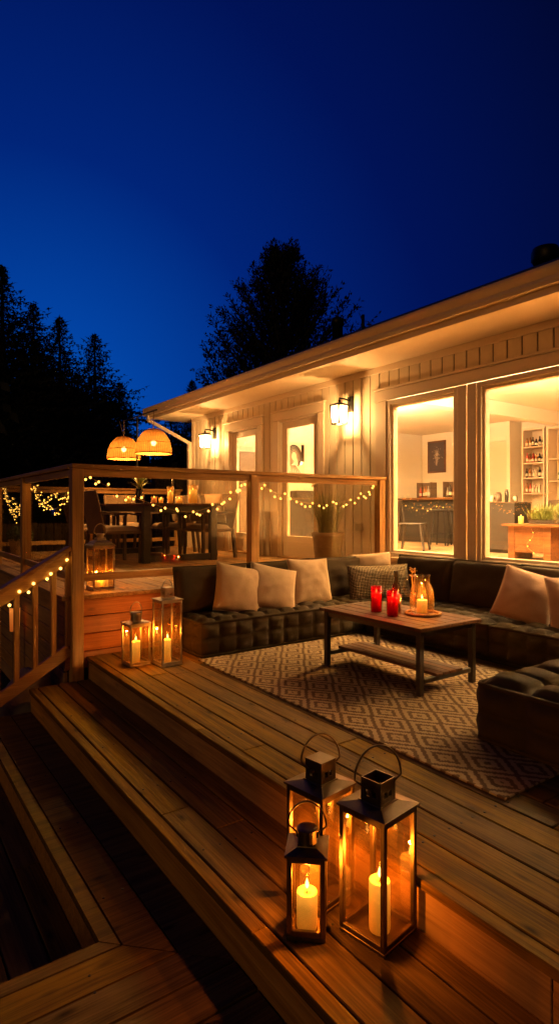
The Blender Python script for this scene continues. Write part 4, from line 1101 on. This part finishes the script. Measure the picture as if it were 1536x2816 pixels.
# bar counter
bar = thing('bar_counter', 'dark bar counter with wood top seen through the narrow window', 'bar counter', (9.75, 8.0, IZ))
mb = MB(); mb.bx(-.25, .25, -1.0, 1.2, 0, .875, .004); mb.build('counter_body', M['inblack'], bar)
mb = MB(); mb.bx(-.36, .30, -1.1, 1.25, .876, .92, .004); mb.build('counter_top', M['walnut'], bar)
fairy('string lights added on the indoor bar front, standing in for window glass reflections', [(9.47,7.1,IZ+.80),(9.47,7.5,IZ+.70),(9.47,7.9,IZ+.74),(9.47,8.3,IZ+.68),(9.47,8.7,IZ+.76),(9.47,9.1,IZ+.72)], 14, .03, (0,.06), br=.010, seed=21)  # real bulbs added in place of fairy lights reflected in the window glass
def bottle(x, y, z, r, h, mat, label, group):
    t = thing('bottle', label, 'bottle', (x, y, z), 0, group)
    mb = MB(); mb.lathe([(r,0),(r,h*.58),(r*.42,h*.74),(r*.38,h*.97),(0,h)], 10); mb.build('bottle_body', M[mat], t, True)
    mb = MB(); mb.lathe([(r*1.015,h*.15),(r*1.015,h*.42)], 10, cap0=False, cap1=False); mb.build('paper_label', M['paperlabel'], t, True)
rb = random.Random(12)
for j, (yy, nm) in enumerate(((8.45, 'left'), (7.75, 'right'))):
    t = thing('bottle_rack', 'dark open bottle rack at the %s end of the indoor bar top' % nm, 'bottle rack', (9.78, yy, IZ+.9205))
    mb = MB(); mb.bx(-.10, .10, -.19, .19, 0, .015); mb.bx(.08, .10, -.19, .19, .016, .33); mb.bx(-.10, .079, -.19, -.175, .016, .33); mb.bx(-.10, .079, .175, .19, .016, .33); mb.build('rack_body', M['inbrown'], t)
    for k in range(5):
        bottle(9.76+rb.uniform(-.02,.02), yy-.135+.067*k, IZ+.937, rb.uniform(.024,.03), rb.uniform(.2,.29), rb.choice(['bottleblk','amber','redjar','pewter']), 'small bottle standing in the %s rack on the indoor bar' % nm, 'bottles in the %s bar rack' % nm)
# stool
def bar_stool(x, y, label):
    t = thing('bar_stool', label, 'bar stool', (x, y, IZ), .3, 'bar stools at the indoor bar')
    mb = MB(); mb.lathe([(.17,.64),(.19,.65),(.19,.675),(.17,.685),(0,.68)], 24); mb.build('seat', M['inblack'], t, True)
    for k in range(4):
        a = pi/4+k*pi/2; mb = MB(); mb.tube([(.13*cos(a), .13*sin(a), .645), (.21*cos(a), .21*sin(a), 0)], .014, 8); mb.build('leg', M['black'], t)
    mb = MB(); mb.tube([(.185*cos(2*pi*k/24), .185*sin(2*pi*k/24), .22) for k in range(24)], .009, 6, closed=True); mb.build('foot_ring', M['black'], t)
bar_stool(8.97, 7.40, 'dark round bar stool nearer the right frame of the narrow window'); bar_stool(9.0, 7.02, 'dark round bar stool mostly hidden behind the window post')
# metal side chair
mc = thing('metal_chair', 'dark metal side chair inside the narrow window', 'chair', (7.52, 6.80, IZ), radians(-62))
mb = MB(); mb.bx(-.2, .2, -.2, .2, .43, .455, .01); mb.build('seat', M['inblack'], mc)
mb = MB(); mb.tube([(-.19,-.19,.45),(-.25,-.19,.86),(-.25,.19,.86),(-.19,.19,.45)], .014, 8); mb.bx(-.245, -.225, -.10, .10, .46, .85); mb.bx(-.25, -.232, -.19, .19, .72, .80); mb.build('backrest', M['inblack'], mc)
for sx in (-1,1):
    for sy in (-1,1): mb = MB(); mb.bar((sx*.17, sy*.17, .43), (sx*.24, sy*.22, 0), .045, .035, (1,0,0), .004); mb.build('leg', M['inblack'], mc)
# framed picture on the back wall (generic bouquet of strokes)
pf = thing('framed_picture', 'wood framed dark picture of pale flowers on the back wall above the bar', 'picture', (10.848, 9.06, 2.40))
mb = MB(); frame_box(mb, -.035, -.002, -.26, .26, -.37, .37, .035); mb.build('frame', M['walnut'], pf)
mb = MB(); mb.bx(-.02, -.004, -.226, .226, -.336, .336)
mb.mi = 1
for k in range(170):
    a = rb.uniform(0, 2*pi); q = abs(rb.gauss(0, .5)); y, z = .13*q*cos(a), .05+.19*q*sin(a)
    if abs(y) > .2 or abs(z) > .3: continue
    w = rb.uniform(.006,.018); d = rb.uniform(0, pi); dx = Vector((0, cos(d), sin(d)))*w; dy = Vector((0, -sin(d), cos(d)))*w*.5; c = Vector((-.0225-.0001*k*.05, y, z)); mb.poly([c-dx, c+dy, c+dx, c-dy])
for k in range(9): mb.tube([(-.022, .05*rb.uniform(-1,1), .0), (-.022, .012*rb.uniform(-1,1), -.2)], .0025, 4)
mb.build('canvas', [paint('picture_dark', (.09,.07,.075), .8), paint('picture_pale', (.62,.52,.44), .8)], pf)
# bookcase with jars
bc = thing('bookcase', 'tall white built in shelf with rows of bottles seen through the big window', 'shelf', (10.84, 6.47, IZ))
mb = MB(); hw = .23; 
mb.bx(-.32, -.0, -hw, -hw+.025, 0, 2.22); mb.bx(-.32, -.0, hw-.025, hw, 0, 2.22); mb.bx(-.012, 0, -hw+.026, hw-.026, .0, 2.22); mb.bx(-.32, -.0, -hw-.01, hw+.01, 2.221, 2.26); mb.build('carcass', M['white'], bc)
lv = (1.0, 1.30, 1.59, 1.90)
mb2 = None
for z in lv+(.4,.7):
    mb = MB(); mb.bx(-.315, -.013, -hw+.0255, hw-.0255, z-.025, z, .002); mb.build('shelf_board', M['white'], bc)
cols = {lv[0]: ['redjar','amber','redjar','paperlabel'], lv[1]: ['bottleblk','pewter','amber','paperlabel'], lv[2]: ['bottleblk','redjar','amber'], lv[3]: ['bottleblk','bottleblk','amber']}
rowname = {lv[0]: 'lowest', lv[1]: 'second', lv[2]: 'third', lv[3]: 'topmost'}
for z in lv:
    for k in range(6):
        for row in range(1 if z == lv[3] else 2):
            y = 6.47-.165+.066*k+rb.uniform(-.008,.008); x = 10.84-.25+row*.11
            bottle(x, y, IZ+z+.0005, rb.uniform(.024,.031), rb.uniform(.14,.215), rb.choice(cols[z]), 'small bottle or jar on the %s filled row of the white shelf' % rowname[z], 'bottles on the %s shelf row' % rowname[z])
bc2 = thing('display_cabinet', 'pale tall cabinet right of the bottle shelf at the photo edge', 'cabinet', (10.84, 5.76, IZ))
mb = MB(); frame_box(mb, -.32, 0, -.44, .44, 0, 2.24, .04); mb.bx(-.01, -.001, -.40, .40, .04, 2.2); mb.bx(-.30, -.011, -.399, .399, 1.2, 1.22); mb.bx(-.30, -.011, -.399, .399, 1.62, 1.64); mb.build('carcass', M['white'], bc2)
for k in range(5): bottle(10.66, 5.76-.28+.13*k, IZ+1.2205, .04, rb.uniform(.2,.3), rb.choice(['leafy','pewter','paperlabel']), 'pale vase or jar in the display cabinet', 'jars in the display cabinet')
# interior door on the jog
idr = thing('interior_door', 'plain white interior door on the back wall beside the shelf', 'door', (10.448, 7.40, IZ))
mb = MB(); mb.bx(-.012, 0, -.42, .42, 0, 2.05, .003); mb.build('door_leaf', M['white'], idr)
mb = MB(); mb.bx(-.02, -.0005, -.50, -.425, 0, 2.12); mb.bx(-.02, -.0005, .425, .50, 0, 2.12); mb.bx(-.02, -.0005, -.424, .424, 2.056, 2.13); mb.build('door_casing', M['inwall'], idr)
mb = MB(); mb.ball((-.04, .36, 1.0), .028, 2); mb.build('door_knob', M['pewter'], idr)
# cabinet, sofa and table behind the big window
cb = thing('storage_cabinet', 'dark low storage cabinet inside at the left of the big window', 'cabinet', (8.35, 5.62, IZ))
mb = MB(); mb.bx(-.22, .22, -.32, .32, .05, .78, .006); mb.build('cabinet_body', M['inblack'], cb)
mb = MB(); mb.bx(-.23, .23, -.33, .33, .781, .80, .003); mb.build('cabinet_top', M['inbrown'], cb)
mb = MB(); mb.bx(-.2, .2, -.3, .3, 0, .049); mb.build('plinth', M['black'], cb)
for k, (dy, r_, h, m) in enumerate(((.22,.035,.12,'paperlabel'),(.1,.05,.16,'inbrown'),(-.05,.03,.2,'bottleblk'),(-.2,.04,.1,'pewter'))):
    t = thing('jar', ['pale','brown','tall black','dull metal'][k]+' jar on the dark storage cabinet', 'jar', (8.33, 5.62+dy, IZ+.8005)); mb = MB(); mb.lathe([(r_*.9,0),(r_,h*.2),(r_,h*.8),(r_*.6,h*.92)], 14); mb.build('jar_body', M[m], t, True)
    mb = MB(); mb.lathe([(r_*.65,h*.92),(r_*.65,h),(0,h)], 14); mb.build('lid', M['inbrown'], t)
so = thing('indoor_sofa', 'brown indoor sofa with plump back cushions behind the walnut table', 'sofa', (9.0, 4.55, IZ))
mb = MB(); mb.bx(-.42, .42, -.95, .95, .06, .42, .04); mb.build('sofa_base', M['insofa'], so)
mb = MB(); mb.bx(.2, .44, -.95, .95, .425, .72, .05); mb.build('sofa_back', M['insofa'], so)
for s in (-1,1): mb = MB(); mb.bx(-.42, .19, s*.95-s*.18, s*.95, .425, .62, .05); mb.build('sofa_arm', M['insofa'], so)
for k in range(3):
    mb, ed = pillow_mb(.56, .40, .2, .03, .25, 50+k); o = mb.build('sofa_cushion', M['insofa'], so, True, weld=.0005); place(o, (.10, -.5+.5*k, .66), radians(76), radians(-90), R.uniform(-.1,.1))
wt_ = thing('walnut_table', 'low walnut side table with slab legs behind the big window', 'table', (7.52, 4.55, IZ))
mb = MB(); mb.bx(-.3, .3, -.62, .36, .455, .487, .004); mb.build('tabletop', M['walnut'], wt_)
for y in (-.26, .26): mb = MB(); mb.bx(-.22, .22, y-.05, y+.05, 0, .454, .003); mb.build('slab_leg', M['walnut'], wt_)
mb = MB(); mb.bx(-.21, -.18, -.208, .208, .10, .45, .002); mb.build('front_panel', M['walnut'], wt_)
TZ = IZ+.4875
tp = thing('table_plant', 'leafy green plant in a clear glass box on the walnut table', 'potted plant', (7.50, 4.42, TZ))
mb = MB(); frame_box(mb, -.13, .13, -.19, .19, 0, .19, .006, bev=0); mb.build('glass_box', M['cglass'], tp)
mb = MB(); mb.bx(-.12, .12, -.18, .18, .007, .05); mb.build('soil', M['soil'], tp)
mb = MB()
for k in range(260):
    x, y, h = rb.uniform(-.11,.11), rb.uniform(-.18,.18), rb.uniform(.06,.25); lx, ly = rb.uniform(-.10,.10), rb.uniform(-.12,.12); p = Vector((x,y,.05)); q = Vector((x+lx,y+ly,.05+h)); s_ = Vector((rb.uniform(-1,1), rb.uniform(-1,1), 0)).normalized()*rb.uniform(.004,.012)
    m = p.lerp(q,.6); mb.poly([p, m-s_, q, m+s_])
mb.build('foliage', M['leafy'], tp)
cd = candle((7.36, 4.70, TZ+.0005), .035, .10, 'small square looking cream candle beside the plant on the walnut table', fl='flame_s', fh=.02)
fairy('a few warm fairy lights trailing over the walnut table front', [(7.28,4.50,TZ-.06),(7.27,4.47,TZ-.16),(7.27,4.56,TZ-.30),(7.26,4.35,TZ-.42)], 4, .01, (0,.02), br=.007, seed=33)
# behind the doors
sb = thing('sideboard', 'dark sideboard against the end wall seen through the nearer glass door', 'sideboard', (7.25, 9.22, IZ))
mb = MB(); mb.bx(-.85, .85, -.22, .22, .05, .88, .004); mb.build('sideboard_body', M['inblack'], sb)
mb = MB(); mb.bx(-.87, .87, -.24, .23, .881, .905, .003); mb.build('sideboard_top', M['inbrown'], sb)
mb = MB(); mb.bx(-.8, .8, -.18, .18, 0, .049); mb.build('plinth', M['black'], sb)
bx_ = MB(); bx_.bx(-.22,.22,-.12,.12,0,.14,.01); o = bx_.build('storage_box', M['inblack'], None, loc=(7.0, 9.16, IZ+.9055)); tag(o, 'flat black box on the dark sideboard behind the nearer door', 'box')
bk = thing('wire_basket', 'open silver basket at the right on the dark sideboard', 'basket', (7.56, 9.15, IZ+.9055))
mb = MB()
for k in range(5): 
    f = .75+.25*k/4; mb.tube([(.15*f,.11*f,.04*k+.004),(-.15*f,.11*f,.04*k+.004),(-.15*f,-.11*f,.04*k+.004),(.15*f,-.11*f,.04*k+.004)], .004, 5, closed=True)
for k in range(10):
    x = -.15+.3*k/9
    for s in (-1,1): mb.tube([(x*.75,s*.11*.75,.004),(x,s*.11,.164)], .0025, 4)
mb.build('basket_wire', M['pewter'], bk)
ap = thing('wall_art', 'unframed dark line drawing hanging on the end wall behind the nearer door', 'wall art', (7.02, YH1-.108, 2.15))
mb = MB(); mb.bx(-.28, .28, -.02, 0, -.38, .38); mb.mi = 1
for k in range(5): mb.tube([((.20-.03*k)*cos(a)*.9+.02, -.0215, .10+(.22-.03*k)*sin(a)) for a in [radians(-60+d*14+k*9) for d in range(22)]], .013-.0012*k, 4)
for k in range(8): mb.tube([(-.1+.02*k, -.0215, -.08), (-.16+.045*k, -.0215, -.2), (-.22+.06*k, -.0215, -.37)], .007, 4)
mb.bx(.2, .275, -.0235, -.0205, .0, .34)
mb.build('art_panel', [M['paperlabel'], M['black']], ap)
ip = thing('indoor_plant', 'thin arching indoor plant stems in a pot on the sideboard behind the nearer door', 'potted plant', (7.27, 9.12, IZ+.9055))
mb = MB(); mb.lathe([(.05,0),(.07,.12),(.06,.12),(0,.1)], 16); mb.build('pot', M['terracotta'], ip, True)
mb = MB()
for k in range(16):
    a = rb.uniform(0, 2*pi); l = rb.uniform(.3,.55); mb.tube([(.3*l*f**1.8*cos(a)*1.6, .2*l*f**1.8*sin(a), .1+l*(f-.4*f**3)) for f in (0,.25,.5,.75,1)], [.004,.004,.0035,.003,.0015], 4)
mb.build('stems', M['grass'], ip)
tcb = thing('tall_cupboard', 'tall dark brown cupboard behind the far glass door', 'cupboard', (5.85, 9.22, IZ))
mb = MB(); mb.bx(-.42, .45, -.25, .25, .06, 1.72, .005); mb.build('cupboard_body', M['inbrown'], tcb)
for s in (-1,1): mb = MB(); mb.bx(.015+s*.215-.21, .015+s*.215+.21, -.272, -.251, .09, 1.69, .003); mb.build('cupboard_door', M['inbrown'], tcb)
mb = MB(); mb.bx(-.38, .41, -.2, .2, 0, .059); mb.build('plinth', M['black'], tcb)

# ------------------------------------------------------------------ garden fence, trees
gf = thing('garden_fence', 'dark board fence across the garden beyond the upper deck', 'fence', (-2.0, 12.6, GZ))
mb = MB(); x = -6.0
while x < 6.5: mb.bx(x, x+.135, -.012, .012, 0, 1.62+R.uniform(-.01,.01)); x += .16
mb.build('fence_boards', M['fence'], gf)
mb = MB(); mb.bx(-6, 6.5, .013, .05, .3, .39); mb.bx(-6, 6.5, .013, .05, 1.3, 1.39); mb.build('fence_rail', M['fence'], gf)

def conifer(label, x, y, h, rad, seed, dens=1.0, bare=.06, ex=.8):
    r = random.Random(seed); t = thing('conifer_tree', label, 'tree', (x, y, GZ), 0, None)
    mb = MB(); mb.tube([(0,0,-.1),(.03,0,h*.4),(0,.02,h*.98)], [rad*.075, rad*.05, .015], 8); mb.build('trunk', M['bark'], t)
    mb = MB(); nB = int(h*34*dens); ga = 0
    for k in range(nB):
        f = bare+(1-bare)*((k+r.random())/nB)**.92; z = h*f; ga += 2.399+r.uniform(-.4,.4)
        lob = 1+.25*sin(f*23+seed)+.18*sin(f*9+ga*1.0+seed*2)
        lob *= .62+.62*(1-((z/(.35+.05*h)+.35*sin(ga)+seed*.37) % 1.0))
        l = (1.55*rad*(1-f)**ex*lob+.03)*(r.uniform(.45,1.0)**.6); dr = r.uniform(.02,.30)
        d = Vector((cos(ga), sin(ga), 0)); sd = Vector((-sin(ga), cos(ga), 0)); lift = .10*f
        ns = max(3, int(l/.10))
        for s in range(1, ns+1):
            g = s/ns; c = d*l*g+Vector((0,0,z+l*(lift*g-.12*g-dr*g*g+.20*g**4)))
            wl = (.32*l*(1-g)+.15)*r.uniform(.5,1.1)*(.26+.74*(1-f)**.6)
            for sg in (-1,1):
                q = Vector((r.uniform(-1,1), r.uniform(-1,1), r.uniform(-1,1)))*.05
                tip = c+sd*sg*wl*.75+d*wl*.6+Vector((0,0,-wl*r.uniform(-.25,.5)))+q
                mb.poly([c-d*.05, c+d*.05+q*.5, tip]); m = c.lerp(tip, r.uniform(.3,.7)); mb.poly([m, m+d*wl*.4+q, m+Vector((0,0,-.06-.16*wl*r.random()))+sd*sg*.05])
        mb.poly([c-sd*.035, c+sd*.035, c+d*.16*r.uniform(.5,1.2)+Vector((0,0,r.uniform(-.03,.08)))])
    for k in range(10): mb.poly([(0,0,h*.97-.06*k),(r.uniform(-.1,.1),r.uniform(-.1,.1),h*.97-.06*k+.05),(0,0,h+.12-.06*k)])
    mb.build('crown', M['needle'], t)
    return t
def at(u, D):
    tt = (u-702)/1480; return (D*(.5757+.8176*tt), D*(.8176-.5757*tt))
for (u, v, D, wpx, sd, l) in (
    (5, 668, 16, 290, 1, 'tallest dark conifer at the left edge of the photo'),
    (84, 765, 18, 250, 2, 'dark conifer with its ragged top just right of the tallest one'),
    (150, 800, 17, 210, 3, 'slim dark conifer with a feathery tip between the tall group and the lone spire'),
    (238, 842, 19, 235, 4, 'pointed dark spruce standing alone left of the woven pendant lamps'),
    (300, 965, 24, 150, 5, 'low dark conifer behind the woven pendant lamps'),
    (482, 958, 23, 130, 6, 'small conifer tip peeking above the far end of the roof'),
    (430, 1035, 21, 170, 7, 'dark conifer behind the gutter downspout'),
    (105, 885, 21, 260, 8, 'broad dark conifer filling the lower gap in the left tree group'),
    (195, 940, 22, 260, 9, 'bushy low conifer beneath the lone spruce')):
    x, y = at(u, D); top = 1.195+(1280-v)/1480*D
    conifer(l, x, y, top-GZ, wpx/1480*D, sd, 1.9, .05, .92)
# big feathery tree behind the house
bt_ = thing('broad_tree', 'big dark feathery tree rising behind the house roof', 'tree', (*at(712, 26), GZ))
r = random.Random(40); H = 13.5
mb = MB(); ml = MB()
mb.tube([(0,0,0),(.05,0,4),(0,.1,9),(.1,0,H-.6)], [.34,.28,.15,.03], 8)
def spray(p, d, L, w):
    nn = max(2, int(L/.20))
    for k in range(nn):
        c = p+d*(L*(k+r.random())/nn)
        for j in range(5):
            o = Vector((r.gauss(0,1), r.gauss(0,1), r.gauss(0,1)))*w; n1 = Vector((r.uniform(-1,1), r.uniform(-1,1), r.uniform(-1,1))).normalized(); s1 = n1.orthogonal().normalized()
            g = (d*.8+n1*.9).normalized()*r.uniform(.13,.25); q = c+o; ml.poly([q-s1*.03, q+g*.5+s1*.045, q+g, q+g*.4-s1*.045])
for k in range(250):
    f = r.uniform(.22, .99); z = H*f*.97
    env = 3.5*sin(pi*min(1, max(.05, (1-f)*1.15+.10))**.9)*(.55+.45*min(1, (f-.1)*4)) if f > .35 else 3.0
    env = 4.2*min(1, (1-f)/.44)**.66+.2
    a = r.uniform(0, 2*pi); L = env*r.uniform(.6,1.08); up = .30+.9*f*f
    d0 = Vector((cos(a), sin(a), up*.7)).normalized(); p = Vector((0,0,z-L*up*.55)); pts = [p.copy()]
    nseg = 7
    for s in range(nseg):
        d0 = (d0+Vector((r.uniform(-.12,.12), r.uniform(-.12,.12), .10))).normalized(); p = p+d0*L/nseg*1.1; pts.append(p.copy())
        if s >= 1:
            for j in range(3):
                dd = (d0+Vector((r.uniform(-.9,.9), r.uniform(-.9,.9), r.uniform(-.1,.7)))).normalized(); spray(p, dd, r.uniform(.4,.9)*(1.15-s/nseg*.5), .06)
    spray(p, d0, .7, .04)
    mb.tube(pts, [.05*(1-i/8)+.008 for i in range(len(pts))], 5)
mb.build('trunk', M['bark'], bt_); ml.build('crown', M['leaf'], bt_)
def hedge(u0, u1, D, vtop, label, seed):
    r = random.Random(seed); a, b = Vector((*at(u0, D), 0)), Vector((*at(u1, D), 0)); h = 1.195+(1280-vtop)/1480*D-GZ
    t = thing('dark_shrub', label, 'shrub', (a.x, a.y, GZ)); mb = MB()
    for k in range(int((b-a).length*h*130)):
        f = r.random(); z = h*(r.random()**.8)*(.8+.2*sin(f*17+seed)+.12*sin(f*41)); c = (b-a)*f+Vector((r.gauss(0,.35), r.gauss(0,.35), z)); n1 = Vector((r.uniform(-1,1), r.uniform(-1,1), r.uniform(-1,1))).normalized(); s1 = n1.orthogonal().normalized()*.10; s2 = n1.cross(s1).normalized()*.20; mb.poly([c-s1, c+s2, c+s1, c-s2])
    mb.build('foliage', M['leaf'], t)
hedge(-1100, -50, 13, 950, 'unseen tall dark hedge added beyond the stairs to darken railing glass reflections', 5); hedge(-60, 190, 20, 1050, 'dark hedge mass below the tall conifers at the left', 1); hedge(180, 350, 21, 1090, 'dark hedge behind the woven pendant lamps', 2); hedge(340, 500, 19, 1120, 'dark hedge beyond the far deck railing beside the house', 3)  # first hedge is out of view, added so the side railing reflects foliage
# ------------------------------------------------------------------ render settings
S.view_settings.view_transform = 'Standard'; S.view_settings.look = 'None'; S.view_settings.exposure = 0; S.view_settings.gamma = 1
S.render.engine = 'CYCLES'; cy = S.cycles
cy.use_denoising = True
try: cy.denoiser = 'OPENIMAGEDENOISE'; cy.denoising_input_passes = 'RGB_ALBEDO_NORMAL'; cy.denoising_prefilter = 'ACCURATE'
except Exception: pass
cy.max_bounces = 8; cy.diffuse_bounces = 4; cy.glossy_bounces = 3; cy.transmission_bounces = 4; cy.transparent_max_bounces = 28
cy.sample_clamp_indirect = 60.0; cy.sample_clamp_direct = 0
cy.caustics_reflective = False; cy.caustics_refractive = False
cy.use_light_tree = True
